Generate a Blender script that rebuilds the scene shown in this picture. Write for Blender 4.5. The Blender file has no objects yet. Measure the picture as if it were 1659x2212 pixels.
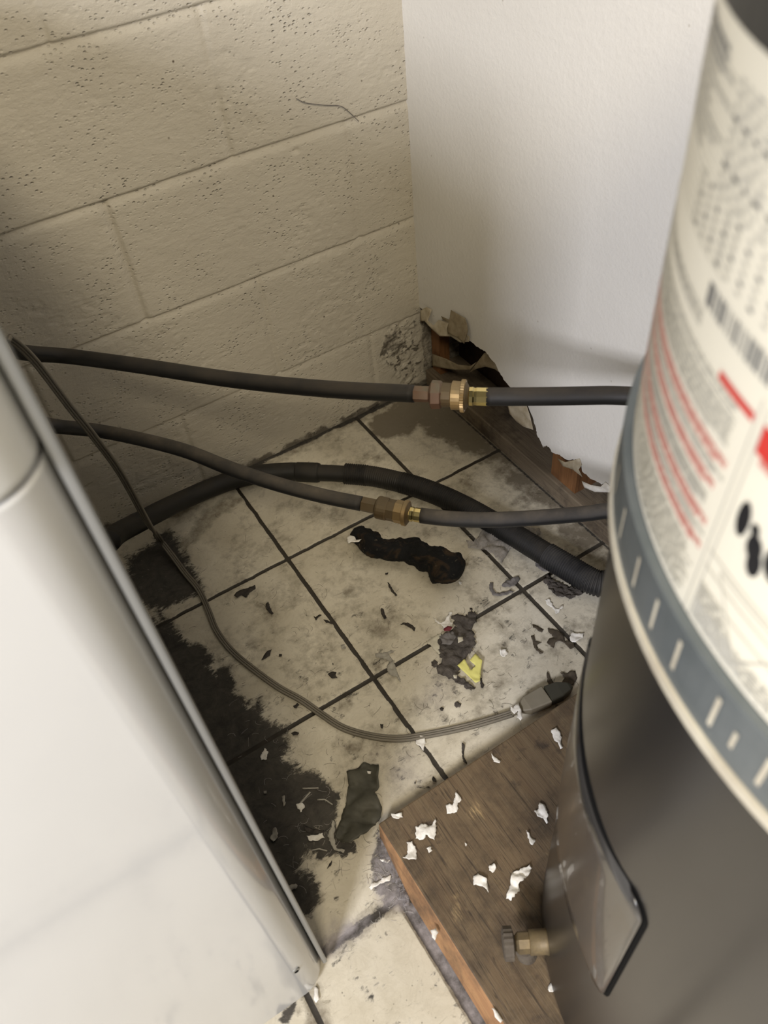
import bpy, bmesh, math, random
import numpy as np
from mathutils import Vector, Matrix, noise
from mathutils.geometry import delaunay_2d_cdt

# ------------------------------------------------------------ camera, light, exposure
SC = bpy.context.scene
COL = SC.collection
CAM = Vector((-0.734836, -1.174250, 1.097356))
YAW, PITCH, ROLL, FPX = 1.102033, -0.824733, -0.120921, 1716.841
FW = Vector((math.cos(PITCH)*math.cos(YAW), math.cos(PITCH)*math.sin(YAW), math.sin(PITCH)))
_r = Vector((math.sin(YAW), -math.cos(YAW), 0)); _u = _r.cross(FW)
RT = _r*math.cos(ROLL) + _u*math.sin(ROLL)
UP = -_r*math.sin(ROLL) + _u*math.cos(ROLL)
cd = bpy.data.cameras.new('camera'); cam = bpy.data.objects.new('camera', cd); COL.objects.link(cam)
M = Matrix((RT, UP, -FW)).transposed().to_4x4(); M.translation = CAM
cam.matrix_world = M
cd.sensor_fit = 'VERTICAL'; cd.sensor_height = 36.0; cd.lens = FPX*36.0/2212.0
cd.clip_start = 0.01
cd.dof.use_dof = True; cd.dof.focus_distance = 1.32; cd.dof.aperture_fstop = 7.0
SC.camera = cam

SC.view_settings.view_transform = 'Standard'; SC.view_settings.look = 'None'
SC.view_settings.gamma = 1.0; SC.view_settings.use_curve_mapping = False
SC.view_settings.exposure = 0.0

w = bpy.data.worlds.new('world'); SC.world = w; w.use_nodes = True
w.node_tree.nodes['Background'].inputs[0].default_value = (1.0, 0.93, 0.80, 1)
w.node_tree.nodes['Background'].inputs[1].default_value = 0.035

def area(name, loc, target, size, power, colr, sy=None):
    l = bpy.data.lights.new(name, 'AREA'); l.energy = power; l.color = colr
    l.shape = 'RECTANGLE'; l.size = size; l.size_y = sy or size
    o = bpy.data.objects.new(name, l); COL.objects.link(o); o.location = loc
    o.rotation_euler = (Vector(target)-Vector(loc)).to_track_quat('-Z', 'Y').to_euler()
    return o
area('ceiling_lamp_light', (-1.12, -2.1, 2.35), (-0.5, -0.7, 0.2), 0.42, 33.0, (1.0, 0.88, 0.68))
area('doorway_light', (-2.25, -2.0, 1.7), (-0.1, -0.7, 0.4), 0.4, 66.0, (0.93, 0.93, 1.0), 0.5)

# ------------------------------------------------------------ helpers
def at(px, py, z=0.0):
    d = FW + ((px-829.5)*RT - (py-1106)*UP)/FPX
    return CAM + d*((z-CAM.z)/d.z)
def on_x(px, py, x):
    d = FW + ((px-829.5)*RT - (py-1106)*UP)/FPX
    return CAM + d*((x-CAM.x)/d.x)
def on_y(px, py, y):
    d = FW + ((px-829.5)*RT - (py-1106)*UP)/FPX
    return CAM + d*((y-CAM.y)/d.y)
def deep(px, py, D):
    return CAM + (FW + ((px-829.5)*RT - (py-1106)*UP)/FPX)*D

def tag(o, label=None, cat=None, group=None, kind=None):
    if label: o['label'] = label
    if cat: o['category'] = cat
    if group: o['group'] = group
    if kind: o['kind'] = kind
    return o
def empty(name, loc, label, cat, group=None):
    o = bpy.data.objects.new(name, None); COL.objects.link(o); o.location = loc
    o.empty_display_size = 0.05
    bpy.context.view_layer.update()
    return tag(o, label, cat, group)
def mesh_obj(name, verts, faces, mats, parent=None, smooth=False, midx=None):
    """verts in world space; origin moved to the parent's place or the mesh's own centre"""
    me = bpy.data.meshes.new(name)
    if parent is not None:
        p = parent; org = Vector((0, 0, 0))
        while p is not None: org += p.location; p = p.parent
    else:
        n = len(verts); a = np.array([tuple(v) for v in verts])
        lo, hi = a.min(0), a.max(0); org = Vector(((lo[0]+hi[0])/2, (lo[1]+hi[1])/2, lo[2]))
    me.from_pydata([tuple(Vector(v)-org) for v in verts], [], faces)
    if not isinstance(mats, (list, tuple)): mats = [mats]
    for m in mats: me.materials.append(m)
    if midx is not None: me.polygons.foreach_set('material_index', midx)
    if smooth: me.polygons.foreach_set('use_smooth', [True]*len(me.polygons))
    me.update()
    o = bpy.data.objects.new(name, me); COL.objects.link(o)
    if parent is not None: o.parent = parent
    else: o.location = org
    return o
def recalc(o):
    bm = bmesh.new(); bm.from_mesh(o.data); bmesh.ops.recalc_face_normals(bm, faces=bm.faces); bm.to_mesh(o.data); bm.free()
    return o
def bevel(o, w, seg=2):
    m = o.modifiers.new('bevel', 'BEVEL'); m.width = w; m.segments = seg; m.limit_method = 'ANGLE'; m.angle_limit = 0.6
    return o
def box(name, lo, hi, mat, parent=None, bev=0, seg=3):
    x0, y0, z0 = lo; x1, y1, z1 = hi
    v = [(x0,y0,z0),(x1,y0,z0),(x1,y1,z0),(x0,y1,z0),(x0,y0,z1),(x1,y0,z1),(x1,y1,z1),(x0,y1,z1)]
    f = [(0,3,2,1),(4,5,6,7),(0,1,5,4),(1,2,6,5),(2,3,7,6),(3,0,4,7)]
    o = mesh_obj(name, v, f, mat, parent)
    if bev: bevel(o, bev, seg)
    return o

def catmull(pts, n=12):
    pts = [Vector(p) for p in pts]; P = [pts[0]*2-pts[1]]+pts+[pts[-1]*2-pts[-2]]; out = []
    for i in range(1, len(P)-2):
        a, b, c, d = P[i-1:i+3]
        for k in range(n):
            t = k/n
            out.append(0.5*((2*b)+(c-a)*t+(2*a-5*b+4*c-d)*t*t+(3*b-a-3*c+d)*t**3))
    out.append(pts[-1]); return out
def resample(pts, step):
    L = [0]
    for a, b in zip(pts, pts[1:]): L.append(L[-1]+(b-a).length)
    n = max(2, int(L[-1]/step)+1); out = []; j = 0
    for k in range(n+1):
        s = L[-1]*k/n
        while j < len(L)-2 and L[j+1] < s: j += 1
        t = (s-L[j])/max(1e-9, L[j+1]-L[j]); out.append(pts[j].lerp(pts[j+1], min(1, t)))
    return out
def frames(pts, up=None):
    fr = []; ref = None
    for i, p in enumerate(pts):
        t = (pts[min(i+1, len(pts)-1)]-pts[max(i-1, 0)]).normalized()
        if up is not None: a = t.cross(up[i] if isinstance(up, list) else up)
        elif ref is None: a = t.cross(Vector((0, 0, 1)))
        else: a = ref - t*ref.dot(t)
        a.normalize(); ref = a
        fr.append((t, a, a.cross(t).normalized()))
    return fr
def sweep(name, pts, rad, mat, parent=None, seg=16, prof=None, up=None, smooth=True, caps=True):
    """rad: number or function(i, fraction, angle) ; prof: list of (u, v) cross-section points"""
    fr = frames(pts, up); V = []; F = []; n = len(pts)
    ns = len(prof) if prof else seg
    for i, (p, (t, a, b)) in enumerate(zip(pts, fr)):
        for k in range(ns):
            if prof:
                V.append(p+a*prof[k][0]+b*prof[k][1])
            else:
                an = 2*math.pi*k/ns
                r = rad(i, i/(n-1), an) if callable(rad) else rad
                V.append(p+a*math.cos(an)*r+b*math.sin(an)*r)
    for i in range(n-1):
        for k in range(ns):
            F.append((i*ns+k, i*ns+(k+1) % ns, (i+1)*ns+(k+1) % ns, (i+1)*ns+k))
    if caps:
        F.append(tuple(range(ns))[::-1]); F.append(tuple((n-1)*ns+k for k in range(ns)))
    return recalc(mesh_obj(name, V, F, mat, parent, smooth))
def lathe(name, p0, p1, prof, mat, parent=None, seg=24, smooth=False, nflat=None):
    """prof: (fraction 0..1 along p0->p1, radius)"""
    p0 = Vector(p0); p1 = Vector(p1); t = (p1-p0).normalized()
    a = t.cross(Vector((0, 0, 1)))
    if a.length < 1e-3: a = Vector((1, 0, 0))
    a.normalize(); b = a.cross(t); V = []; F = []
    for f, r in prof:
        c = p0.lerp(p1, f)
        for k in range(seg):
            an = 2*math.pi*k/seg; rr = r*(1+0.06*(k % 2)) if nflat == 'knurl' else r
            V.append(c+a*math.cos(an)*rr+b*math.sin(an)*rr)
    n = len(prof)
    for i in range(n-1):
        for k in range(seg): F.append((i*seg+k, i*seg+(k+1) % seg, (i+1)*seg+(k+1) % seg, (i+1)*seg+k))
    F.append(tuple(range(seg))[::-1]); F.append(tuple((n-1)*seg+k for k in range(seg)))
    return recalc(mesh_obj(name, V, F, mat, parent, smooth))

# numpy noise
_rs = np.random.RandomState(7); _T = _rs.rand(256, 256)
def vnoise(x, y):
    xi = np.floor(x).astype(int); yi = np.floor(y).astype(int); fx = x-xi; fy = y-yi
    fx = fx*fx*(3-2*fx); fy = fy*fy*(3-2*fy)
    a = _T[xi % 256, yi % 256]; b = _T[(xi+1) % 256, yi % 256]; c = _T[xi % 256, (yi+1) % 256]; d = _T[(xi+1) % 256, (yi+1) % 256]
    return (a*(1-fx)+b*fx)*(1-fy)+(c*(1-fx)+d*fx)*fy
def fbm(x, y, f, o=4):
    s = 0; amp = 1; tot = 0
    for k in range(o):
        s = s+amp*vnoise(x*f+17.3*k, y*f+5.1*k); tot += amp; amp *= 0.55; f *= 2.1
    return s/tot-0.5
def sstep(a, b, x):
    t = np.clip((x-a)/(b-a), 0, 1); return t*t*(3-2*t)
def polydist(X, Y, poly):
    """signed distance, positive inside"""
    d = np.full(X.shape, 1e9); ins = np.zeros(X.shape, bool); n = len(poly)
    for i in range(n):
        x0, y0 = poly[i]; x1, y1 = poly[(i+1) % n]
        ex, ey = x1-x0, y1-y0
        t = np.clip(((X-x0)*ex+(Y-y0)*ey)/(ex*ex+ey*ey+1e-12), 0, 1)
        d = np.minimum(d, np.hypot(X-x0-t*ex, Y-y0-t*ey))
        c = ((y0 > Y) != (y1 > Y)) & (X < ex*(Y-y0)/(ey+1e-15)+x0)
        ins ^= c
    return np.where(ins, d, -d)
def linedist(X, Y, pts):
    d = np.full(X.shape, 1e9)
    for (x0, y0), (x1, y1) in zip(pts, pts[1:]):
        ex, ey = x1-x0, y1-y0
        t = np.clip(((X-x0)*ex+(Y-y0)*ey)/(ex*ex+ey*ey+1e-12), 0, 1)
        d = np.minimum(d, np.hypot(X-x0-t*ex, Y-y0-t*ey))
    return d

# ------------------------------------------------------------ materials
def mat(name, col, rough=0.6, metal=0.0, spec=0.5, coat=0.0):
    m = bpy.data.materials.new(name); m.use_nodes = True
    b = m.node_tree.nodes['Principled BSDF']
    b.inputs['Base Color'].default_value = (*col, 1); b.inputs['Roughness'].default_value = rough
    b.inputs['Metallic'].default_value = metal; b.inputs['Specular IOR Level'].default_value = spec
    b.inputs['Coat Weight'].default_value = coat
    return m
class NT:
    def __init__(s, m): s.t = m.node_tree; s.n = s.t.nodes; s.l = s.t.links; s.b = s.n['Principled BSDF']
    def tc(s, out='Object'): return s.n.new('ShaderNodeTexCoord').outputs[out]
    def map(s, v, scale=(1,1,1), rot=(0,0,0)):
        k = s.n.new('ShaderNodeMapping'); k.inputs['Scale'].default_value = scale; k.inputs['Rotation'].default_value = rot
        s.l.new(v, k.inputs[0]); return k.outputs[0]
    def noise(s, v, scale, detail=4, rough=0.5, dist=0.0):
        k = s.n.new('ShaderNodeTexNoise'); k.inputs['Scale'].default_value = scale; k.inputs['Detail'].default_value = detail
        k.inputs['Roughness'].default_value = rough; k.inputs['Distortion'].default_value = dist
        s.l.new(v, k.inputs['Vector']); return k.outputs['Fac']
    def voro(s, v, scale, feat='F1', rand=1.0):
        k = s.n.new('ShaderNodeTexVoronoi'); k.feature = feat; k.inputs['Scale'].default_value = scale
        k.inputs['Randomness'].default_value = rand
        s.l.new(v, k.inputs['Vector']); return k.outputs['Distance']
    def ramp(s, v, a, b, ca=(0,0,0), cb=(1,1,1)):
        k = s.n.new('ShaderNodeValToRGB'); e = k.color_ramp.elements
        e[0].position = a; e[0].color = (*ca, 1); e[1].position = b; e[1].color = (*cb, 1)
        s.l.new(v, k.inputs[0]); return k.outputs[0]
    def attr(s, n):
        k = s.n.new('ShaderNodeAttribute'); k.attribute_name = n; return k.outputs['Fac']
    def math(s, op, a, b=0.0):
        k = s.n.new('ShaderNodeMath'); k.operation = op
        for i, v in enumerate((a, b)):
            if isinstance(v, (int, float)): k.inputs[i].default_value = v
            else: s.l.new(v, k.inputs[i])
        return k.outputs[0]
    def mix(s, f, a, b):
        k = s.n.new('ShaderNodeMix'); k.data_type = 'RGBA'
        for i, v in ((0, f), (6, a), (7, b)):
            if isinstance(v, tuple): k.inputs[i].default_value = (*v, 1)
            elif isinstance(v, (int, float)): k.inputs[i].default_value = v
            else: s.l.new(v, k.inputs[i])
        return k.outputs[2]
    def bump(s, h, strength=0.3, dist=0.002, nrm=None):
        k = s.n.new('ShaderNodeBump'); k.inputs['Strength'].default_value = strength; k.inputs['Distance'].default_value = dist
        s.l.new(h, k.inputs['Height'])
        if nrm is not None: s.l.new(nrm, k.inputs['Normal'])
        s.l.new(k.outputs[0], s.b.inputs['Normal']); return k.outputs[0]
    def col(s, c): s.l.new(c, s.b.inputs['Base Color'])
    def rough(s, c): s.l.new(c, s.b.inputs['Roughness'])

def mottled(name, c0, c1, scale, rough=0.8, bstr=0.4, bdist=0.001, bscale=None, metal=0, a=0.35, b=0.65):
    m = mat(name, c0, rough, metal); t = NT(m); v = t.tc()
    n = t.noise(v, scale, 6, 0.6); t.col(t.ramp(n, a, b, c0, c1))
    if bstr: t.bump(t.noise(v, bscale or scale*3, 5), bstr, bdist)
    return m

# floor tile
FT = mat('floor_tile', (0.6, 0.56, 0.46), 0.5); t = NT(FT); v = t.tc()
base = t.mix(t.ramp(t.noise(v, 9, 5, 0.6, 0.5), 0.35, 0.7), (0.68, 0.63, 0.51), (0.52, 0.47, 0.36))
vein = t.noise(v, 26, 6, 0.65, 2.5)
base = t.mix(t.math('MULTIPLY', t.ramp(t.math('ABSOLUTE', t.math('SUBTRACT', vein, 0.5)), 0.0, 0.06, (1,1,1), (0,0,0)), 0.09), base, (0.20, 0.16, 0.10))
base = t.mix(t.math('MULTIPLY', t.ramp(t.noise(t.map(v, (1, 3.5, 1), (0,0,0.6)), 55, 5, 0.7, 1.0), 0.60, 0.72), 0.55), base, (0.16, 0.13, 0.08))
spk = t.ramp(t.voro(v, 95), 0.0, 0.13, (1,1,1), (0,0,0))
base = t.mix(t.math('MULTIPLY', spk, t.ramp(t.noise(v, 14, 2), 0.54, 0.6)), base, (0.05, 0.04, 0.025))
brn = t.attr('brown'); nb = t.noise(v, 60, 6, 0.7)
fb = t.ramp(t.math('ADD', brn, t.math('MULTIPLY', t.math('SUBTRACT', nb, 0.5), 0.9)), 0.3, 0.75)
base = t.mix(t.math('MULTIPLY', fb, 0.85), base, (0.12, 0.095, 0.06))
drt = t.attr('dirt'); nd = t.noise(t.map(v, (1, 2.2, 1), (0, 0, 0.5)), 48, 9, 0.85, 1.2)
fd = t.ramp(t.math('ADD', drt, t.math('MULTIPLY', t.math('SUBTRACT', nd, 0.5), 2.4)), 0.36, 0.66)
dcol = t.mix(t.ramp(t.noise(v, 34, 8, 0.8, 0.6), 0.38, 0.66), (0.014, 0.013, 0.012), (0.060, 0.052, 0.042))
base = t.mix(t.math('MULTIPLY', fd, 0.95), base, dcol)
gr = t.attr('grout'); gc = t.mix(t.noise(v, 50, 4), (0.012, 0.010, 0.007), (0.055, 0.045, 0.032))
base = t.mix(t.ramp(t.math('ADD', gr, t.math('MULTIPLY', t.math('SUBTRACT', t.noise(v, 200, 3), 0.5), 0.5)), 0.4, 0.6), base, gc)
dst = t.attr('dust')
base = t.mix(t.math('MULTIPLY', dst, t.ramp(t.noise(v, 30, 6, 0.7), 0.3, 0.6)), base, (0.36, 0.33, 0.33))
t.col(base)
t.rough(t.ramp(t.math('ADD', fd, fb), 0.0, 1.0, (0.38,)*3, (0.85,)*3))
t.bump(t.math('ADD', t.noise(v, 120, 5, 0.6), t.math('MULTIPLY', t.math('ADD', fd, fb), 0.9)), 0.35, 0.0012)

# painted block
BW = mat('painted_block', (0.5, 0.45, 0.36), 0.55); t = NT(BW); v = t.tc()
pc = t.mix(t.ramp(t.noise(v, 5, 4), 0.35, 0.7), (0.56, 0.515, 0.42), (0.52, 0.475, 0.385))
spk = t.ramp(t.voro(v, 42), 0.03, 0.10, (1,1,1), (0,0,0))
pc = t.mix(t.math('MULTIPLY', spk, t.ramp(t.noise(v, 30, 2), 0.56, 0.62)), pc, (0.10, 0.075, 0.05))
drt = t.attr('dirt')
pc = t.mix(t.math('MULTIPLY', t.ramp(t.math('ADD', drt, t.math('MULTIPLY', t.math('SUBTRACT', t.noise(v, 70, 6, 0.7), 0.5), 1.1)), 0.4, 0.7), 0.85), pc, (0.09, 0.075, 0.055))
t.col(pc)
pits = t.ramp(t.voro(t.map(v, (1, 1, 1.6)), 110), 0.08, 0.30)
msk = t.ramp(t.noise(v, 13, 3), 0.42, 0.62)
h = t.math('ADD', t.math('MULTIPLY', t.noise(v, 160, 4, 0.6), 0.35), t.math('MULTIPLY', t.noise(t.map(v, (1,1,2)), 45, 5, 0.6), 0.9))
pm = t.math('SUBTRACT', 1.0, t.math('MULTIPLY', t.math('SUBTRACT', 1.0, pits), msk))
t.bump(t.math('ADD', h, t.math('MULTIPLY', pm, 1.0)), 0.85, 0.0026)

# drywall
DW = mat('painted_drywall', (0.70, 0.68, 0.65), 0.6); t = NT(DW); v = t.tc()
c = t.mix(t.ramp(t.noise(v, 3, 3), 0.35, 0.7), (0.80, 0.78, 0.73), (0.76, 0.74, 0.69))
spk = t.ramp(t.voro(v, 22), 0.0, 0.05, (1,1,1), (0,0,0))
c = t.mix(t.math('MULTIPLY', spk, 0.6), c, (0.25, 0.20, 0.13))
t.col(c); t.bump(t.math('ADD', t.noise(v, 130, 4, 0.6), t.math('MULTIPLY', t.noise(v, 35, 3), 0.8)), 0.35, 0.0018)
GYP = mottled('torn_gypsum', (0.55, 0.50, 0.40), (0.20, 0.15, 0.09), 60, 0.9)
PAPER = mottled('torn_wall_paper_tan', (0.36, 0.30, 0.20), (0.22, 0.17, 0.10), 40, 0.85)
PAPERL = mottled('torn_wall_paper_cream', (0.56, 0.50, 0.38), (0.40, 0.33, 0.22), 50, 0.85)

def wood(name, c0, c1, cd_, axis, rough=0.75, dirt=0.6):
    m = mat(name, c0, rough); t = NT(m); v = t.tc(); s = [14, 14, 14]; s[axis] = 1.2
    g = t.noise(t.map(v, tuple(s)), 6, 6, 0.65, 0.6)
    c = t.ramp(g, 0.35, 0.65, c0, c1)
    s2 = [40, 40, 40]; s2[axis] = 2.0
    fib = t.noise(t.map(v, tuple(s2)), 8, 4, 0.6)
    c = t.mix(t.math('MULTIPLY', t.ramp(fib, 0.55, 0.7), 0.45), c, cd_)
    c = t.mix(t.math('MULTIPLY', t.ramp(t.noise(v, 11, 6, 0.7), 0.48, 0.66), dirt), c, cd_)
    t.col(c); t.bump(t.math('ADD', g, fib), 0.5, 0.0015); return m
W_TOP = wood('weathered_board_top', (0.125, 0.083, 0.045), (0.165, 0.118, 0.066), (0.045, 0.032, 0.020), 1, 0.6, 0.8)
t = NT(W_TOP); v = t.tc(); prev = t.b.inputs['Base Color'].links[0].from_socket
crk = t.noise(t.map(v, (30, 0.9, 30)), 4, 3, 0.5)
c = t.mix(t.math('MULTIPLY', t.ramp(t.math('ABSOLUTE', t.math('SUBTRACT', crk, 0.5)), 0.0, 0.012, (1,1,1), (0,0,0)), 0.75), prev, (0.022, 0.015, 0.010))
c = t.mix(t.math('MULTIPLY', t.ramp(t.noise(t.map(v, (1.6, 0.8, 1), (0, 0, 0.5)), 13, 4, 0.6), 0.62, 0.70), t.ramp(t.noise(t.map(v, (60, 8, 1), (0, 0, -0.5)), 6, 4, 0.7), 0.45, 0.62)), c, (0.42, 0.30, 0.15))
c = t.mix(t.math('MULTIPLY', t.ramp(t.noise(v, 17, 5, 0.7), 0.60, 0.70), 0.8), c, (0.035, 0.024, 0.018))
t.col(c)
W_SIDE = wood('raw_board_edge', (0.46, 0.26, 0.12), (0.36, 0.19, 0.09), (0.10, 0.065, 0.04), 1, 0.7, 0.75)
W_SILL = wood('rotten_sill_wood', (0.15, 0.115, 0.075), (0.21, 0.165, 0.11), (0.035, 0.025, 0.018), 1, 0.8, 0.8)
W_STUD = wood('stud_wood', (0.26, 0.12, 0.045), (0.19, 0.085, 0.03), (0.04, 0.02, 0.012), 2, 0.6, 0.5)
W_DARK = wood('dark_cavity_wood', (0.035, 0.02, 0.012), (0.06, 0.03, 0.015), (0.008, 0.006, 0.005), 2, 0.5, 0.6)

WHITE = mat('white_enamel', (0.50, 0.505, 0.50), 0.13, 0, 0.5, 0.3)
WPLAS = mat('white_plastic_top', (0.50, 0.505, 0.49), 0.2)
GALV = mat('grey_back_panel', (0.20, 0.205, 0.20), 0.22)
DARK = mat('dark_recess', (0.006, 0.006, 0.006), 0.8, 0, 0.1)
FOOTM = mat('grey_rubber_foot', (0.10, 0.10, 0.10), 0.7)
def dusty(name, c, dust, rough, amt=0.5, ds=22):
    m = mat(name, c, rough); t = NT(m); v = t.tc()
    g = t.n.new('ShaderNodeNewGeometry'); sx = t.n.new('ShaderNodeSeparateXYZ'); t.l.new(g.outputs['Normal'], sx.inputs[0])
    up = t.ramp(sx.outputs[2], 0.1, 0.95)
    f = t.math('MULTIPLY', t.math('MULTIPLY', up, amt), t.ramp(t.noise(v, ds, 5, 0.65), 0.3, 0.62))
    t.col(t.mix(f, c, dust)); t.rough(t.math('ADD', t.math('MULTIPLY', f, 0.6), rough))
    t.bump(t.noise(v, 160, 4), 0.2, 0.0006); return m
RUB = dusty('dusty_black_rubber', (0.007, 0.0065, 0.006), (0.085, 0.068, 0.048), 0.55, 0.6, 12)
RUB2 = dusty('dusty_grey_rubber', (0.012, 0.012, 0.0125), (0.13, 0.11, 0.085), 0.55, 0.9, 14)
COPP = dusty('tarnished_copper', (0.20, 0.105, 0.065), (0.22, 0.26, 0.20), 0.45, 0.5, 40); COPP.node_tree.nodes['Principled BSDF'].inputs['Metallic'].default_value = 0.6
BRAS = dusty('dull_brass', (0.40, 0.27, 0.12), (0.30, 0.26, 0.17), 0.38, 0.6, 30); BRAS.node_tree.nodes['Principled BSDF'].inputs['Metallic'].default_value = 0.75
BROWNM = dusty('brown_tarnished_brass', (0.14, 0.095, 0.045), (0.16, 0.14, 0.10), 0.45, 0.5, 30); BROWNM.node_tree.nodes['Principled BSDF'].inputs['Metallic'].default_value = 0.5
GOLD = mat('bright_crimped_brass', (0.75, 0.62, 0.28), 0.22, 1.0)
DRAIN = dusty('dusty_black_plastic', (0.006, 0.006, 0.0055), (0.06, 0.05, 0.037), 0.5, 0.6)
DRAIN2 = dusty('dusty_grey_corrugated', (0.014, 0.014, 0.0145), (0.085, 0.077, 0.066), 0.5, 0.7)
CORD = dusty('grey_brown_cord', (0.135, 0.12, 0.09), (0.26, 0.23, 0.18), 0.45, 0.6)
PLUGM = dusty('beige_plug_body', (0.19, 0.165, 0.115), (0.28, 0.25, 0.19), 0.5, 0.5)
PLUGD = mat('dark_olive_plug_tip', (0.035, 0.033, 0.022), 0.4)

TANK = mat('grey_tank_paint', (0.05, 0.047, 0.044), 0.28, 0.0, 0.6, 0.0); t = NT(TANK); v = t.tc()
t.col(t.mix(t.ramp(t.noise(v, 6, 4), 0.4, 0.7), (0.020, 0.0185, 0.0175), (0.017, 0.0155, 0.0145)))
PANELM = mat('grey_access_panel', (0.06, 0.06, 0.06), 0.2, 0.0, 0.6, 0.3)
t = NT(PANELM); v = t.tc(); t.col(t.mix(t.ramp(t.noise(v, 30, 4), 0.62, 0.72), (0.045, 0.043, 0.041), (0.035, 0.027, 0.022)))
CAPM = mat('black_tank_cap', (0.035, 0.035, 0.033), 0.5)
LABELM = mat('cream_label', (0.84, 0.80, 0.66), 0.45)
INKG = mat('grey_label_print', (0.50, 0.485, 0.42), 0.5)
INKD = mat('dark_label_print', (0.15, 0.15, 0.145), 0.5)
INKK = mat('black_label_print', (0.012, 0.012, 0.014), 0.45)
INKP = mat('pink_label_print', (0.66, 0.30, 0.25), 0.5)
INKR = mat('red_label_print', (0.62, 0.045, 0.035), 0.5)
STRAP = mottled('blue_grey_steel_band', (0.125, 0.145, 0.15), (0.165, 0.185, 0.19), 25, 0.4, 0.15, 0.0005, metal=0.35)
CREAM = mottled('cream_band_lip', (0.62, 0.58, 0.46), (0.48, 0.43, 0.33), 30, 0.6)
CHIP = mottled('white_paint_flake', (0.86, 0.84, 0.78), (0.70, 0.66, 0.58), 120, 0.6, 0.5, 0.0008)
CHIPD = mottled('dusty_paint_flake', (0.42, 0.40, 0.34), (0.28, 0.26, 0.22), 120, 0.7, 0.5, 0.0008)
FLAKE = mottled('dark_dirt_flake', (0.018, 0.015, 0.012), (0.05, 0.04, 0.03), 150, 0.7)
BFLAKE = mottled('brown_dirt_flake', (0.09, 0.07, 0.045), (0.05, 0.038, 0.025), 120, 0.8)
LINT = mottled('grey_brown_lint', (0.045, 0.037, 0.030), (0.11, 0.095, 0.08), 90, 0.95, 1.0, 0.002)
LINTL = mottled('pale_grey_lint', (0.20, 0.185, 0.175), (0.11, 0.10, 0.09), 90, 0.95, 0.8, 0.001)
VINYL = mottled('dark_olive_scrap', (0.045, 0.043, 0.030), (0.085, 0.08, 0.058), 28, 0.65, 0.4, 0.001)
YEL = mat('yellow_paper', (0.70, 0.66, 0.20), 0.7); CREAMP = mottled('cream_card', (0.66, 0.62, 0.48), (0.5, 0.46, 0.36), 60, 0.8)
RED = mat('dark_red_scrap', (0.16, 0.02, 0.03), 0.5)
RAG = mat('charred_black_rag', (0.01, 0.01, 0.01), 0.8, 0, 0.3); t = NT(RAG); v = t.tc()
c = t.mix(t.ramp(t.noise(v, 28, 5, 0.6, 1.0), 0.50, 0.64), (0.006, 0.006, 0.006), (0.045, 0.028, 0.014))
c = t.mix(t.ramp(t.noise(v, 60, 4, 0.6, 2.0), 0.64, 0.72), c, (0.10, 0.085, 0.06)); t.col(c)
t.bump(t.noise(v, 70, 6, 0.65, 1.0), 0.9, 0.004)

# ------------------------------------------------------------ structure: floor
TS, TX, TY = 0.297373, -0.180593, -0.263943      # tile pitch and joint offsets
def floorpoly(px, z=0): return [tuple(at(a, b, z)[:2]) for a, b in px]
xs = np.concatenate([np.linspace(-3.2, -0.95, 10), np.linspace(-0.94, 0.1, 416)])
ys = np.concatenate([np.linspace(-3.4, -1.25, 10), np.linspace(-1.24, 0.0, 496)])
X, Y = np.meshgrid(xs, ys, indexing='ij')
def joint(v, off):
    k = (v-off)/TS; return np.abs(k-np.round(k))*TS
wob = fbm(X, Y, 60, 2)*0.0014
gd = np.minimum(joint(X+wob, TX), joint(Y+wob, TY))
gd = np.where(X > 0.0, 1.0, gd)
gd = np.where((Y < -0.8587) & (X > -0.628) & (X < -0.60), np.minimum(gd, np.abs(X+wob+0.614)*0.35), gd)
grout = 1-sstep(0.0028, 0.0045, gd)
Z = -0.0016*grout
nz = fbm(X, Y, 28, 5); nz2 = fbm(X+3, Y+9, 70, 4)
dirt = np.zeros_like(X)
def stain(poly, soft=0.012, amp=0.03, level=1.0):
    d = polydist(X, Y, floorpoly(poly))+nz*amp*2+nz2*amp*0.8
    return level*sstep(-soft, soft, d)
D1 = [(250,1290),(355,1348),(393,1386),(427,1398),(443,1436),(490,1457),(532,1495),(570,1525),(612,1567),(612,1605),(646,1656),(680,1668),(705,1698),(726,1723),(735,1761),(725,1800),(680,1815),(662,1858),(664,1899),(664,1966),(640,2010),(560,2010),(200,1700)]
D2 = [(270,1200),(340,1160),(375,1150),(400,1200),(425,1245),(432,1285),(345,1325),(260,1300)]
dirt = np.maximum(dirt, stain(D1, 0.024, 0.028)); dirt = np.maximum(dirt, stain(D2, 0.030, 0.022, 0.9))
dirt = np.maximum(dirt, stain([(725,1760),(760,1800),(790,1850),(740,1860),(690,1850),(680,1800)], 0.006, 0.02, 0.9))
dirt = np.maximum(dirt, stain([(800,1860),(830,1800),(880,1850),(900,1960),(840,1950),(810,1920)], 0.006, 0.016, 0.75))
dirt = np.maximum(dirt, stain([(690,2052),(780,1990),(840,1950),(850,1962),(780,2012),(700,2070)], 0.004, 0.006, 0.75))
dirt = np.maximum(dirt, stain([(595,2205),(640,2160),(625,2212)], 0.004, 0.006, 0.8))
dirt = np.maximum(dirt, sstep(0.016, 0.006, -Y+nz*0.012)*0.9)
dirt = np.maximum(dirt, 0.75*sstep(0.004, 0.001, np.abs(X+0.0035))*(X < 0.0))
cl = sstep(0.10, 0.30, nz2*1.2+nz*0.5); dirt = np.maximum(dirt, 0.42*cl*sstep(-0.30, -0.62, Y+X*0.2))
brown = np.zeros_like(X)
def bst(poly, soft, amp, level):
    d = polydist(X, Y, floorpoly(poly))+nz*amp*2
    return level*sstep(-soft, soft, d)
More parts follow.
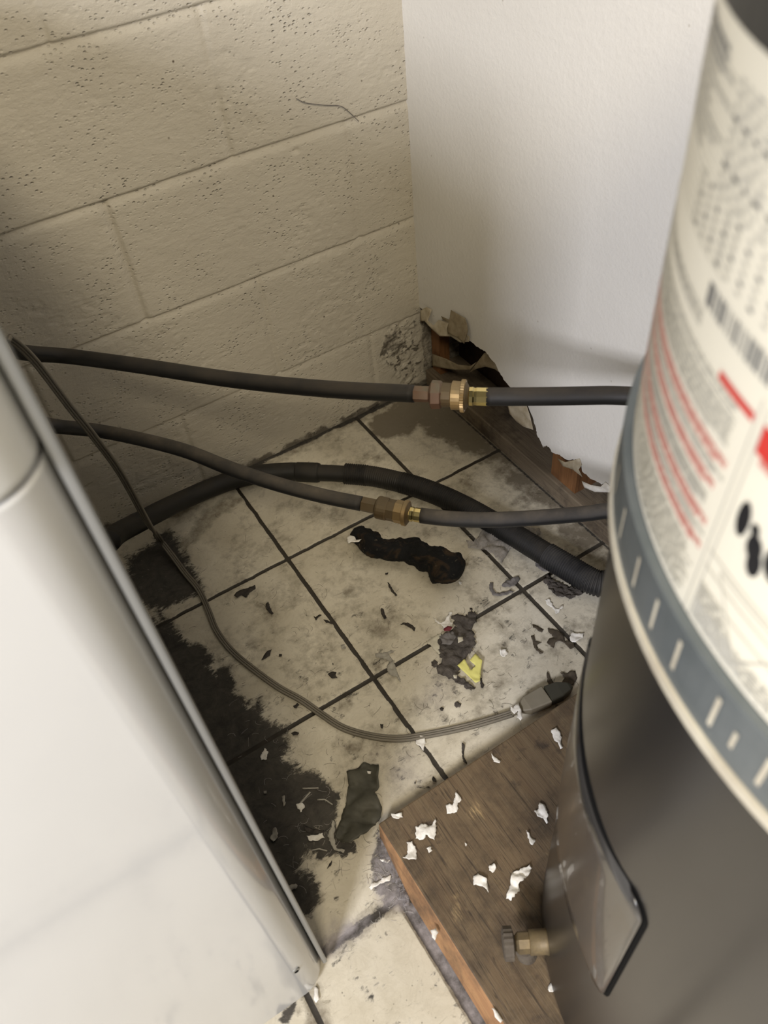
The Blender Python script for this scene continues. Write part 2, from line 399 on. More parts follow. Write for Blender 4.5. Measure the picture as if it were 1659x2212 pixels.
brown = np.maximum(brown, bst([(780,920),(870,850),(990,880),(1075,975),(1020,985),(960,950),(900,925),(840,960)], 0.02, 0.03, 0.85))
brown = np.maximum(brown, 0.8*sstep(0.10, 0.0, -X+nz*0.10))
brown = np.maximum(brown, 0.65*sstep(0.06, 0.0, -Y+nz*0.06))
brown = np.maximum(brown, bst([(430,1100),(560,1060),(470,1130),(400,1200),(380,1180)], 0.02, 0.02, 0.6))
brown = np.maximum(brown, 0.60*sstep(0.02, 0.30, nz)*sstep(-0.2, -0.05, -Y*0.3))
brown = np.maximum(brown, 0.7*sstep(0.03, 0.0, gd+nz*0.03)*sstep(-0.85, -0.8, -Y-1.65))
brown = np.maximum(brown, np.clip(0.33+0.6*nz, 0.0, 0.6)*sstep(-0.86, -0.74, Y+nz2*0.05))  # grime film towards the corner, deepened so its colour also carries shade
dust = np.zeros_like(X)
dust = np.maximum(dust, bst([(690,2040),(720,1990),(780,2000),(700,2060)], 0.02, 0.02, 0.9))
dust = np.maximum(dust, bst([(805,1840),(840,1830),(900,1950),(870,1980),(820,1940)], 0.01, 0.02, 0.9))
dust = np.maximum(dust, bst([(830,1640),(900,1610),(900,1680),(850,1720)], 0.03, 0.02, 0.35))
dust = np.maximum(dust, bst([(920,1440),(960,1450),(960,1530),(920,1520)], 0.02, 0.02, 0.35))
dust = np.maximum(dust, 0.8*sstep(-0.8587, -0.88, Y)*sstep(0.012, 0.004, np.abs(X+0.614)))
nx, ny = X.shape
V = np.stack([X, Y, Z], -1).reshape(-1, 3)
I = np.arange(nx*ny).reshape(nx, ny)
F = np.stack([I[:-1, :-1], I[1:, :-1], I[1:, 1:], I[:-1, 1:]], -1).reshape(-1, 4)
def gridmesh(name, V, F, m):
    me = bpy.data.meshes.new(name); me.from_pydata(V.tolist(), [], F.tolist()); me.materials.append(m)
    me.polygons.foreach_set('use_smooth', [True]*len(me.polygons)); me.update()
    o = bpy.data.objects.new(name, me); COL.objects.link(o); return o
def addattr(o, n, a):
    at_ = o.data.attributes.new(n, 'FLOAT', 'POINT'); at_.data.foreach_set('value', a.reshape(-1).astype(np.float32))
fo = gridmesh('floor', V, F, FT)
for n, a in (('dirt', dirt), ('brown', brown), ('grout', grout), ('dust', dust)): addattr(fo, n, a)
tag(fo, kind='structure')

# ------------------------------------------------------------ structure: block wall
BH = 0.2032; Z0 = -0.019433; BX = -0.12121
xs = np.concatenate([np.linspace(-3.2, -1.35, 8), np.linspace(-1.34, 0.0, 520), [0.06, 0.12]])
zs = np.concatenate([np.linspace(-0.01, 1.12, 720), np.linspace(1.14, 2.4, 10)])
X, Zg = np.meshgrid(xs, zs, indexing='ij')
row = np.floor((Zg-Z0)/BH)
wz = fbm(X, Zg, 7, 3)*0.004
kz = (Zg+wz-Z0)/BH; dz = (kz-np.round(kz))*BH
off = np.where(row % 2 == 0, 0.0, BH)
kx = (X+fbm(X+5, Zg, 9, 3)*0.004-BX-off)/(2*BH); dx = (kx-np.round(kx))*2*BH
dep_h = 0.0032*(0.45+0.55*sstep(0.28, 0.45, Zg))          # lower joints are clogged with paint
groove = lambda d, wd: np.exp(-(d/wd)**2)
jx = 0.75+0.6*(np.abs(X+0.5277) < 0.12)*(row == 2)+0.0
H = -dep_h*1.35*np.where(dz > 0, groove(dz, 0.0024), groove(dz, 0.0085))-0.0040*jx*np.where(dx > 0, groove(dx, 0.0026+0.001*jx), groove(dx, 0.0055+0.002*jx))
H = H + fbm(X, Zg, 6, 3)*0.004+fbm(X, Zg, 40, 3)*0.0009
lump = sstep(0.02, 0.2, fbm(X+2, Zg, 90, 3))*sstep(0.0, 0.1, fbm(X, Zg+4, 9, 2))
H = H-0.0009*lump
# peeling patch beside the corner
pp = [tuple((on_y(a, b, 0).x, on_y(a, b, 0).z)) for a, b in [(820,725),(850,690),(905,680),(915,800),(880,850),(845,800),(815,770)]]
pdm = sstep(-0.012, 0.02, polydist(X, Zg, pp)+fbm(X, Zg, 40, 3)*0.03)
H = H+pdm*(fbm(X, Zg, 75, 4)*0.010-0.001)
dirt = np.zeros_like(X)
dirt = np.maximum(dirt, pdm*sstep(0.0, 0.25, fbm(X, Zg+7, 110, 3))*0.95)
sp = [tuple((on_y(a, b, 0).x, on_y(a, b, 0).z)) for a, b in [(822,738),(840,715),(870,720),(880,745),(850,770),(828,765)]]
dirt = np.maximum(dirt, 0.62*sstep(-0.006, 0.006, polydist(X, Zg, sp)+fbm(X, Zg, 80, 3)*0.03))
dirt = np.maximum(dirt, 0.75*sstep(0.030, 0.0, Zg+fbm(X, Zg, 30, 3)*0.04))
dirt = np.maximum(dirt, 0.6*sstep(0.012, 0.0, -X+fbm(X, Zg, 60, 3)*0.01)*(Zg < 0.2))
for a, b, r in ((905,122,0.008), (495,118,0.012), (640,325,0.006), (380,755,0.003)):
    if a == 905: continue
    c0 = on_y(a, b, 0); dd = np.hypot((X-c0.x), (Zg-c0.z)*1.6)
    H = H-0.0016*np.exp(-(dd/r)**2)*(1+3*fbm(X, Zg, 120, 2)); dirt = np.maximum(dirt, 0.8*np.exp(-(dd/r)**2)*(fbm(X, Zg, 160, 2) > 0.02)*(a == 495))
nx, ny = X.shape
V = np.stack([X, -H*1.0-0.0, Zg], -1).reshape(-1, 3)
V[:, 1] = np.maximum(V[:, 1], -0.006)
I = np.arange(nx*ny).reshape(nx, ny)
F = np.stack([I[:-1, :-1], I[1:, :-1], I[1:, 1:], I[:-1, 1:]], -1).reshape(-1, 4)
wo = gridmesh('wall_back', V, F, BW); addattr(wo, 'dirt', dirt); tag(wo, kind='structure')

# ------------------------------------------------------------ structure: drywall with its rotten bottom edge
XD = -0.006
edge_px = [(912,668),(926,700),(940,712),(953,719),(975,722),(991,728),(1016,738),(1033,751),(1045,757),(1054,766),(1069,785),(1080,806),(1088,820),(1099,833),(1112,850),(1118,868),(1139,875),(1150,900),(1158,926),(1160,940),(1166,949),(1173,966),(1180,962),(1185,966),(1194,979),(1204,980),(1212,986),(1227,995),(1240,992),(1253,995),(1257,1017),(1266,1025),(1274,1033),(1290,1040),(1299,1046),(1310,1044),(1322,1052)]
edge = [(on_x(a, b, XD).y, on_x(a, b, XD).z) for a, b in edge_px]
random.seed(3)
rag = []
for (a, b), (c, d) in zip(edge, edge[1:]):
    for k in range(4):
        tt = k/4; rag.append((a+(c-a)*tt+random.uniform(-1, 1)*0.0012, b+(d-b)*tt+random.uniform(-1, 1)*0.0014))
rag.append(edge[-1])
yy, zz = rag[-1]
while yy > -3.3:
    yy -= 0.03; zz += random.uniform(-0.006, 0.006); zz = min(max(zz, 0.085), 0.13); rag.append((yy, zz))
outline = [(0.004, 2.4), (0.004, rag[0][1])]+rag+[(yy, 2.4)]
def plate(name, outline, x0, x1, mats, parent=None):
    n = len(outline)
    res = delaunay_2d_cdt([Vector(p) for p in outline], [(i, (i+1) % n) for i in range(n)], [], 1, 1e-6)
    P, T = res[0], res[2]; N = len(P)
    V = [(x0, p[0], p[1]) for p in P]+[(x1, p[0], p[1]) for p in P]
    F = [tuple(f) for f in T]+[tuple(i+N for i in f[::-1]) for f in T]; mi = [0]*len(T)+[1]*len(T)
    bd = {}
    for f in T:
        for i in range(len(f)):
            e = (f[i], f[(i+1) % len(f)]); bd[e] = 1
    for (a, b) in list(bd):
        if (b, a) not in bd: F.append((a, b, b+N, a+N)); mi.append(1)
    return recalc(mesh_obj(name, V, F, mats, parent, midx=mi))
dw = plate('wall_right', outline, XD, XD+0.0125, [DW, GYP]); tag(dw, kind='structure')
# framing behind the hole
tag(box('trim_1', (0.0005, -3.3, -0.004), (0.089, -0.0, 0.038), W_SILL, bev=0.003), kind='structure')
tag(box('trim_2', (0.016, -0.036, 0.0385), (0.040, -0.006, 2.3), W_STUD), kind='structure')
sy = [on_x(a, b, 0.02).y for a, b in ((1200, 1010), (1258, 1010))]
tag(box('trim_3', (0.010, min(sy), 0.0385), (0.088, max(sy), 2.3), W_STUD), kind='structure')
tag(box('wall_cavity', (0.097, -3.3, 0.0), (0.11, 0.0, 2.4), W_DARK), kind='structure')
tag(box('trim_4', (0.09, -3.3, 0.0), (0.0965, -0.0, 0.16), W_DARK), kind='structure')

def wallflap(name, px, x0, x1, m, label, amp=0.004, seed=0):
    """torn paper on the drywall: outline in px read on the wall plane; x0 at first point curling to x1"""
    pts = [(on_x(a, b, XD).y, on_x(a, b, XD).z) for a, b in px]
    ys_ = [p[0] for p in pts]; zs_ = [p[1] for p in pts]; n = len(pts); rnd = random.Random(seed)
    P = list(pts); s = 0.006
    yv = min(ys_)
    while yv < max(ys_):
        zv = min(zs_)
        while zv < max(zs_):
            P.append((yv+rnd.uniform(-.001, .001), zv+rnd.uniform(-.001, .001))); zv += s
        yv += s
    ins = []
    for i, p in enumerate(P):
        if i < n or polydist(np.array([p[0]]), np.array([p[1]]), pts)[0] > 0.002: ins.append(p)
    r = delaunay_2d_cdt([Vector(p) for p in ins], [(i, (i+1) % n) for i in range(n)], [], 1, 1e-6)
    zmax, zmin = max(zs_), min(zs_); V = []
    for p in r[0]:
        f = (zmax-p[1])/max(1e-6, zmax-zmin)
        V.append((XD+x0+(x1-x0)*f+amp*noise.noise(Vector((p[0]*60, p[1]*60, seed))), p[0], p[1]))
    o = mesh_obj(name, V, [tuple(f) for f in r[2]], m, dw, True)
    sm = o.modifiers.new('thickness', 'SOLIDIFY'); sm.thickness = 0.0008; sm.offset = 0
    tag(o, label); return o
wallflap('torn_paper', [(914,668),(924,662),(935,668),(931,690),(945,700),(950,690),(972,695),(985,705),(1002,712),(1016,728),(1016,737),(1000,737),(980,724),(960,722),(940,706),(925,690),(918,690)], -0.001, -0.010, PAPERL, 'cream torn paper flap along the top of the hole', 0.003, 1)
wallflap('torn_paper', [(978,668),(990,676),(1008,686),(1014,700),(1016,712),(1013,738),(998,725),(980,715),(975,705),(978,692),(965,688),(960,680),(978,688)], -0.003, -0.012, PAPER, 'tan curled paper flap standing off the wall', 0.004, 2)
wallflap('torn_paper', [(1008,808),(1020,790),(1035,768),(1048,762),(1058,772),(1070,786),(1078,806),(1086,822),(1060,802),(1040,796),(1022,800)], 0.012, 0.006, PAPER, 'tan paper backing folded inside the hole', 0.004, 3)
wallflap('torn_paper', [(1104,872),(1120,866),(1138,870),(1148,895),(1158,925),(1140,918),(1122,908),(1108,890)], -0.002, -0.008, PAPERL, 'cream paper flap hanging below the hose', 0.004, 4)
wallflap('torn_paper', [(1208,988),(1225,996),(1240,993),(1253,990),(1258,1004),(1254,1012),(1262,1028),(1240,1012),(1222,1004)], -0.001, -0.005, PAPERL, 'small cream paper flap at the lower wall edge', 0.003, 5)
wallflap('torn_paper', [(920,770),(935,776),(950,782),(975,795),(1000,798),(1012,790),(1000,806),(970,806),(940,800),(922,795)], 0.020, 0.014, PAPER, 'brown paper strip sagging across the cavity', 0.003, 6)
wallflap('torn_paper', [(1262,1036),(1280,1046),(1300,1050),(1310,1040),(1322,1052),(1320,1062),(1290,1060),(1268,1050)], -0.001, -0.006, CHIP, 'white crumbled plaster edge near the heater', 0.004, 7)

# ------------------------------------------------------------ wooden platform under the heater
px0, py0, pz = -0.598, -0.776, 0.040
V = []; F = []
top = [(px0, py0), (-0.010, py0), (-0.010, -2.3), (px0, -2.3), (px0, -0.87)]
bot = [(px0-0.002, py0), (-0.010, py0), (-0.010, -2.3), (px0-0.0145, -2.3), (px0-0.0130, -0.87)]
V = [(a, b, 0.0008) for a, b in bot]+[(a, b, pz) for a, b in top]
F = [(4, 3, 2, 1, 0), (5, 6, 7, 8, 9)]+[(i, (i+1) % 5, 5+(i+1) % 5, 5+i) for i in range(5)]
pl = recalc(mesh_obj('wooden_platform', V, F, [W_TOP, W_SIDE], midx=[1, 0, 1, 1, 1, 1, 1])); bevel(pl, 0.0022, 2)
tag(pl, 'thick brown weathered wood board with a raw orange edge, under the grey tank', 'wooden board')

# ------------------------------------------------------------ washing machine (its plain side faces the camera)
wx1, wy0, wy1, wx0, wh = -0.735, -0.892, -0.205, -1.40, 0.871
wm = empty('washing_machine', ((wx0+wx1)/2, (wy0+wy1)/2, 0), 'glossy white washing machine with rounded corner, standing on the tiles at the left', 'washing machine')
def rounded_prism(name, x0, y0, x1, y1, z0, z1, r, m, parent, seg=8, bz=0.004):
    pts = []
    for cx, cy, a0 in ((x1-r, y0+r, -90), (x1-r, y1-r, 0), (x0+r, y1-r, 90), (x0+r, y0+r, 180)):
        for k in range(seg+1):
            a = math.radians(a0+90*k/seg); pts.append((cx+r*math.cos(a), cy+r*math.sin(a)))
    n = len(pts); V = [(a, b, z0) for a, b in pts]+[(a, b, z1) for a, b in pts]
    F = [tuple(range(n))[::-1], tuple(range(n, 2*n))]+[(i, (i+1) % n, n+(i+1) % n, n+i) for i in range(n)]
    o = recalc(mesh_obj(name, V, F, m, parent, True)); bevel(o, bz, 3)
    wn = o.modifiers.new('wn', 'WEIGHTED_NORMAL'); wn.keep_sharp = False
    return o
rounded_prism('cabinet', wx0, wy0, wx1-0.006, wy1, 0.012, wh, 0.034, WHITE, wm, 14, 0.003)
box('back_panel', (wx1-0.006, wy0+0.016, 0.014), (wx1, wy1-0.016, 0.955), GALV, wm, 0.002)
rounded_prism('top_panel', wx0-0.004, wy0-0.004, wx1-0.006, wy1+0.004, wh+0.0005, 0.958, 0.036, WPLAS, wm, 14, 0.008)
for a in (wx0+0.06, wx1-0.07):
    for b in (wy0+0.06, wy1-0.06): lathe('foot', (a, b, 0.0), (a, b, 0.014), [(0, .02), (.6, .02), (1, .015)], FOOTM, wm, 16)
hp = on_y(640, 2097, wy0)
o = lathe('screw_hole', (hp.x, wy0+0.002, hp.z), (hp.x, wy0-0.0009, hp.z), [(0, .0046), (0.8, .0046), (1, .0036)], mat('grey_steel_ring', (0.35, 0.35, 0.33), 0.35, 0.7), wm, 20)
lathe('screw', (hp.x, wy0-0.0005, hp.z), (hp.x, wy0-0.0016, hp.z), [(0, .0025), (1, .0022)], DARK, o, 16)

# ------------------------------------------------------------ water heater
HX, HY, HR = -0.292, -1.149, 0.260
wh_ = empty('water_heater', (HX, HY, pz), 'dark grey cylindrical water heater with cream printed label and steel band on the board', 'water heater')
def ring(name, z0, z1, r0, r1, m, parent, seg=128, a0=0, a1=360, cap=False):
    """shell wall between radius r0 (inner) and r1 (outer)"""
    full = abs(a1-a0-360) < 1e-6; n = seg if full else seg+1; V = []; F = []
    for r, z in ((r0, z0), (r1, z0), (r1, z1), (r0, z1)):
        for k in range(n):
            a = math.radians(a0+(a1-a0)*k/seg); V.append((HX+r*math.cos(a), HY+r*math.sin(a), z))
    kk = n if full else n-1
    for j in range(4):
        jn = (j+1) % 4
        for k in range(kk): F.append((j*n+k, j*n+(k+1) % n, jn*n+(k+1) % n, jn*n+k))
    if not full: F.append((0, n, 2*n, 3*n)); F.append((n-1, 2*n-1, 3*n-1, 4*n-1))
    return recalc(mesh_obj(name, V, F, m, parent, False))
def cyl(name, z0, z1, r, m, parent, bev=0.004, seg=160):
    V = [(HX+r*math.cos(2*math.pi*k/seg), HY+r*math.sin(2*math.pi*k/seg), z) for z in (z0, z1) for k in range(seg)]
    F = [tuple(range(seg))[::-1], tuple(range(seg, 2*seg))]+[(i, (i+1) % seg, seg+(i+1) % seg, seg+i) for i in range(seg)]
    o = recalc(mesh_obj(name, V, F, m, parent, True)); bevel(o, bev, 3); wn = o.modifiers.new('wn', 'WEIGHTED_NORMAL'); return o
cyl('tank', 0.052, 1.075, HR, TANK, wh_)
cyl('base_ring', pz+0.0005, 0.052, HR-0.012, DARK, wh_, 0.001)
cyl('top_cap', 1.076, 1.10, HR+0.004, CAPM, wh_, 0.006)
ring('cap_skirt', 1.0125, 1.0755, HR, HR+0.003, CAPM, wh_)
# band round the tank
st = ring('metal_band', 0.7645, 0.8040, HR+0.0002, HR+0.0058, STRAP, wh_, 160); bevel(st, 0.0008, 2)
o = ring('band_lip', 0.7575, 0.7643, HR+0.0002, HR+0.0075, CREAM, st, 160)
def arcpatch(V, F, mi, th0, th1, z0, z1, r, idx, shear=0.0, n=None):
    n = n or max(1, int(abs(th1-th0)/1.2)); b = len(V)
    for k in range(n+1):
        a = math.radians(th0+(th1-th0)*k/n)
        for z, sh in ((z0, 0), (z1, shear)):
            aa = a+math.radians(sh); V.append((HX+r*math.cos(aa), HY+r*math.sin(aa), z))
    for k in range(n): F.append((b+2*k, b+2*k+2, b+2*k+3, b+2*k+1)); mi.append(idx)
V = []; F = []; mi = []
rnd = random.Random(5)
for th in (138.0, 144.8, 151.6, 157.0, 161.9, 168.2, 174.5, 181, 188):
    arcpatch(V, F, mi, th, th+0.55, 0.775, 0.797, HR+0.0064, 0)
arcpatch(V, F, mi, 171.0, 171.5, 0.778, 0.790, HR+0.0064, 0)
ms = mesh_obj('band_slot', V, F, [CREAM], st, midx=mi); tag(ms, 'pale cream slots cut through the steel band', kind='stuff')
o = lathe('bolt', (HX+(HR+.005)*math.cos(math.radians(177)), HY+(HR+.005)*math.sin(math.radians(177)), .785), (HX+(HR+.009)*math.cos(math.radians(177)), HY+(HR+.009)*math.sin(math.radians(177)), .785), [(0, .004), (1, .0035)], DARK, st, 12)
# paper label wrapped on the tank
V = []; F = []; mi = []; RL = HR+0.0007
arcpatch(V, F, mi, 100, 235, 0.8045, 1.0120, RL, 0, n=120)
RP = HR+0.0012
def bar(a0, a1, z0, z1, i): arcpatch(V, F, mi, a0, a1, z0, z1, RP, i)
def textrow(a0, a1, z, h, i, rnd, gap=0.35, lo=0.5, hi=2.2):
    a = a0
    while a < a1:
        b = min(a1, a+rnd.uniform(lo, hi)); bar(a, b, z, z+h, i); a = b+gap
rnd = random.Random(11)
TH = 160.0                                    # vertical divider between the two panels
# dense fine print rows left of the divider
z = 0.8085
while z < 0.8370: textrow(120, TH-1.0-rnd.uniform(0, 2.0), z, 0.00105, 1, rnd, 0.22); z += 0.0021
for z0_, n_, col_, e in ((0.8400, 3, 3, 0.8), (0.8475, 2, 1, 0.8), (0.8530, 3, 3, 1.0), (0.8605, 4, 1, 2.0), (0.8710, 3, 3, 1.5), (0.8790, 2, 1, 0.6), (0.8845, 3, 3, 0.8)):
    for k in range(n_): textrow(120, TH-e-(1.5 if k == 0 else 0), z0_+k*0.0021, 0.0015, col_, rnd, 0.18, 1.0, 4.0)
for k in range(7): textrow(118, TH-1.4-(3 if k == 0 else 0), 0.8930+k*0.0022, 0.0013, 1, rnd, 0.22)
for k in range(2): textrow(118, TH-1.6, 0.9095+k*0.0022, 0.0013, 1, rnd, 0.25)
bar(155.0, 160.4, 0.9140, 0.9175, 4)
for k in range(3): textrow(118, 150, 0.9200+k*0.0024, 0.0014, 1, rnd, 0.25)
# barcode
a = 150.2
while a < 172: 
    wd = rnd.choice((0.12, 0.2, 0.4)); bar(a, a+wd, 0.9300, 0.9390, 2); a += wd+rnd.choice((0.15, 0.25, 0.4))
bar(150.0, 151.0, 0.9300, 0.9390, 2)
# data table
for k in range(16):
    zz = 0.9440+k*0.0036; bar(117, 152.0+k*0.2, zz, zz+0.0004, 1)
    if k < 6:
        for q in range(9): 
            a = 143.5+q*2.1; bar(a, a+0.7, zz+0.0012, zz+0.0026, 2 if (q+k) % 3 == 0 else 1)
    else: textrow(120, 143+rnd.uniform(-3, 4), zz+0.0010, 0.0015, 1, rnd, 0.3); textrow(147, 160, zz+0.0010, 0.0015, 2 if k % 4 == 0 else 1, rnd, 0.8, 0.5, 1.6)
for k in range(3): textrow(133, 143, 1.0010-k*0.0032, 0.0017, 2, rnd, 0.3)
bar(142.8, 143.0, 0.9440, 0.9650, 1); bar(150.5, 150.7, 0.9440, 0.9650, 1)
# divider double line and boxes right of it
arcpatch(V, F, mi, TH-0.45, TH-0.25, 0.8055, 0.925, RP, 1, 1.2); arcpatch(V, F, mi, TH+0.45, TH+0.65, 0.8055, 0.925, RP, 1, 1.2)
bar(TH+0.6, 185, 0.8490, 0.8496, 1); bar(TH+0.6, 185, 0.8400, 0.8406, 1); bar(TH+0.6, 185, 0.8300, 0.8306, 1)
bar(TH+1.7, 185, 0.9060, 0.9180, 4); bar(TH+2.4, 185, 0.9030, 0.9056, 3)
def spot(ac, zc, ra, rz, i, n=18):
    b = len(V); V.append((HX+RP*math.cos(math.radians(ac)), HY+RP*math.sin(math.radians(ac)), zc))
    for k in range(n):
        a = math.radians(ac+ra*math.cos(2*math.pi*k/n)); V.append((HX+RP*math.cos(a), HY+RP*math.sin(a), zc+rz*math.sin(2*math.pi*k/n)))
    for k in range(n): F.append((b, b+1+k, b+1+(k+1) % n)); mi.append(i)
spot(162.9, 0.878, 0.75, 0.0085, 2+3); spot(164.9, 0.8720, 0.9, 0.0060, 5); spot(165.4, 0.8660, 0.8, 0.0065, 5); spot(167.4, 0.8740, 1.3, 0.008, 5); spot(164.4, 0.8790, 0.5, 0.003, 5)
# warning triangle outline
def linep(p, q, wd, i):
    (a0, z0_), (a1, z1_) = p, q; n = 10; b = len(V); da, dzz = (a1-a0)*0.0045, z1_-z0_; L = math.hypot(da, dzz); na, nz_ = -dzz/L*wd/0.0045, da/L*wd
    for k in range(n+1):
        f = k/n
        for s in (-.5, .5):
            a = math.radians(a0+(a1-a0)*f+na*s); V.append((HX+RP*math.cos(a), HY+RP*math.sin(a), z0_+(z1_-z0_)*f+nz_*s))
    for k in range(n): F.append((b+2*k, b+2*k+2, b+2*k+3, b+2*k+1)); mi.append(i)
tri = [(162.6, 0.8460), (172.5, 0.8460), (167.3, 0.8130)]
for i in range(3): linep(tri[i], tri[(i+1) % 3], 0.0007, 1)
for k in range(10): textrow(TH+0.9, TH+4.2+k*0.5, 0.8280-k*0.0021, 0.0013, 1, rnd, 0.25)
for k in range(9): textrow(TH+0.9, 186, 0.8250-k*0.0021, 0.0012, 1, rnd, 0.25) if k > 2 else None
lb = mesh_obj('printed_label', V, F, [LABELM, INKG, INKD, INKP, INKR, INKK], wh_, midx=mi)
tag(lb, 'cream label with grey and red lines of print, barcode and warning boxes')
# access panel, raised, with dark gap round it
def curved_panel(name, a0, a1, z0, z1, r, m, parent, rc=0.016, off=0.0):
    pts = []; k1 = 1/(r*math.pi/180)
    rz = rc; ra = rc*k1
    for ca, cz, s in ((a1-ra, z0+rz, -90), (a1-ra, z1-rz, 0), (a0+ra, z1-rz, 90), (a0+ra, z0+rz, 180)):
        for k in range(7):
            an = math.radians(s+15*k); pts.append((ca+ra*math.cos(an), cz+rz*math.sin(an)))
    n = len(pts); P = list(pts); aa = a0+1.0
    while aa < a1-0.5:
        zz = z0+0.01
        while zz < z1-0.005:
            if polydist(np.array([aa/k1]), np.array([zz]), [(p[0]/k1, p[1]) for p in pts])[0] > 0.002: P.append((aa, zz))
            zz += 0.02
        aa += 1.0
    rr = delaunay_2d_cdt([Vector((p[0]/k1, p[1])) for p in P], [(i, (i+1) % n) for i in range(n)], [], 1, 1e-7)
    V = [(HX+r*math.cos(math.radians(p[0]*k1)), HY+r*math.sin(math.radians(p[0]*k1)), p[1]) for p in rr[0]]
    return recalc(mesh_obj(name, V, [tuple(f) for f in rr[2]], m, parent, True))
curved_panel('panel_gap', 120.9, 171.9, 0.3035, 0.5410, HR+0.0006, DARK, wh_, 0.02)
ap = curved_panel('access_panel', 121.9, 171.1, 0.3070, 0.5372, HR+0.0022, PANELM, wh_, 0.016)
sm = ap.modifiers.new('thickness', 'SOLIDIFY'); sm.thickness = 0.0012; sm.offset = 0
# drain valve low on the tank
va = math.radians(149.5); vd = Vector((math.cos(va), math.sin(va), 0)); vp = Vector((HX, HY, 0.097))
dv = bpy.data.objects.new('drain_valve', None); COL.objects.link(dv); dv.parent = wh_; dv.location = (vp+vd*HR)-wh_.location; bpy.context.view_layer.update()
dv['label'] = 'dusty brass drain valve low on the tank'
VB = mottled('dusty_valve_brass', (0.22, 0.165, 0.085), (0.13, 0.10, 0.06), 60, 0.55, metal=0.4)
VC = mottled('dusty_valve_knob', (0.075, 0.06, 0.045), (0.12, 0.10, 0.075), 60, 0.8)
lathe('valve_neck', vp+vd*(HR-0.002), vp+vd*(HR+0.020), [(0, .015), (.2, .0135), (1, .0135)], VB, dv, 20, True)
lathe('valve_body', vp+vd*(HR+0.018), vp+vd*(HR+0.036), [(0, .010), (.15, .012), (.8, .012), (1, .008)], VB, dv, 8)
lathe('valve_knob', vp+vd*(HR+0.036), vp+vd*(HR+0.050), [(0, .006), (.2, .017), (.9, .017), (1, .014)], VC, dv, 36, False, 'knurl')
sp0 = vp+vd*(HR+0.027)
lathe('hose_spout', sp0, sp0+Vector((0.004, -0.006, -0.040)), [(0, .008), (.45, .009), (.5, .012), (.6, .0105), (.7, .012), (.8, .0105), (.9, .012), (1, .011)], VC, dv, 20)

# ------------------------------------------------------------ hoses
def pathfun(spec):
    pts = [deep(a, b, D) for a, b, D in spec]; dense = catmull(pts, 16)
    pxs = np.interp(np.linspace(0, len(spec)-1, len(dense)), range(len(spec)), [s[0] for s in spec])
    def f(x):
        A = np.array([tuple(p) for p in dense]); return Vector([float(np.interp(x, pxs, A[:, i])) for i in range(3)])
    return f, dense, pxs
def make_hose(spec, tail, segs, split, r, name, label, mats):
    f, dense, pxs = pathfun(spec)
    root = empty(name, tuple(f(split[0])), label, 'hose', 'rubber water supply hoses')
    left = [p for p, x in zip(dense, pxs) if x <= split[0]+1]
    right = [p for p, x in zip(dense, pxs) if x >= split[1]-1]
    right = resample(catmull(resample(right, 0.03)+[Vector(q) for q in tail], 8), 0.008)
    left = resample(left, 0.008)
    sweep('rubber_tube', left, r, mats[0], root, 20); sweep('rubber_tube', right, r*1.02, mats[1], root, 20)
    for (nm, x0, x1, prof, m, sg, kn) in segs:
        lathe(nm, f(x0), f(x1), prof, m, root, sg, False, kn)
    return root
mmx = lambda px, D: px*D/1717/2
H1 = [(8,752,1.06),(31,757,1.08),(70,764,1.12),(150,770,1.16),(300,790,1.13),(500,820,1.08),(700,840,1.03),(880,850,1.0),(960,853,.99),(1050,857,.98),(1200,856,.97),(1310,854,.96),(1370,856,.95)]
s1 = [('crimp_ferrule', 887, 924, [(0, .0095), (.05, mmx(35,1)), (.9, mmx(35,1)), (1, .009)], COPP, 6, None),
      ('swivel_nut', 922, 956, [(0, .012), (.12, .0165), (.2, mmx(62,1)), (.85, mmx(60,1)), (1, .0150)], COPP, 8, None),
      ('coupling_body', 954, 978, [(0, .0150), (.1, .0152), (.9, .0150), (1, .0145)], BROWNM, 20, None),
      ('swivel_nut', 976, 1001, [(0, .0150), (.1, .0182), (1, .0178)], BRAS, 24, None),
      ('knurled_ring', 1000, 1010, [(0, .0190), (.1, .0194), (.9, .0194), (1, .0185)], BRAS, 72, 'knurl'),
      ('ring_face', 1010, 1018, [(0, .0175), (.3, .0165), (1, .0115)], BROWNM, 24, None),
      ('crimp_ferrule', 1016, 1058, [(0, .0100), (.06, .0118), (.22, .0122), (.3, .0110), (.42, .0116), (.9, .0116), (1, .0112)], GOLD, 10, None)]
make_hose(H1, [(-0.115, -0.70, .475), (-0.03, -0.765, .475), (-0.0065, -0.78, .475)], s1, (890, 1050), 0.0112, 'supply_hose', 'upper of the two black rubber hoses crossing the corner, with green-stained copper and brass coupling', (RUB, RUB))
H2 = [(98,917,1.15),(121,921,1.16),(160,925,1.20),(220,932,1.24),(300,948,1.23),(400,974,1.20),(500,1013,1.17),(600,1046,1.15),(700,1072,1.14),(790,1090,1.13),(850,1103,1.12),(905,1113,1.11),(980,1121,1.10),(1060,1123,1.10),(1150,1119,1.10),(1250,1111,1.10),(1320,1104,1.09)]
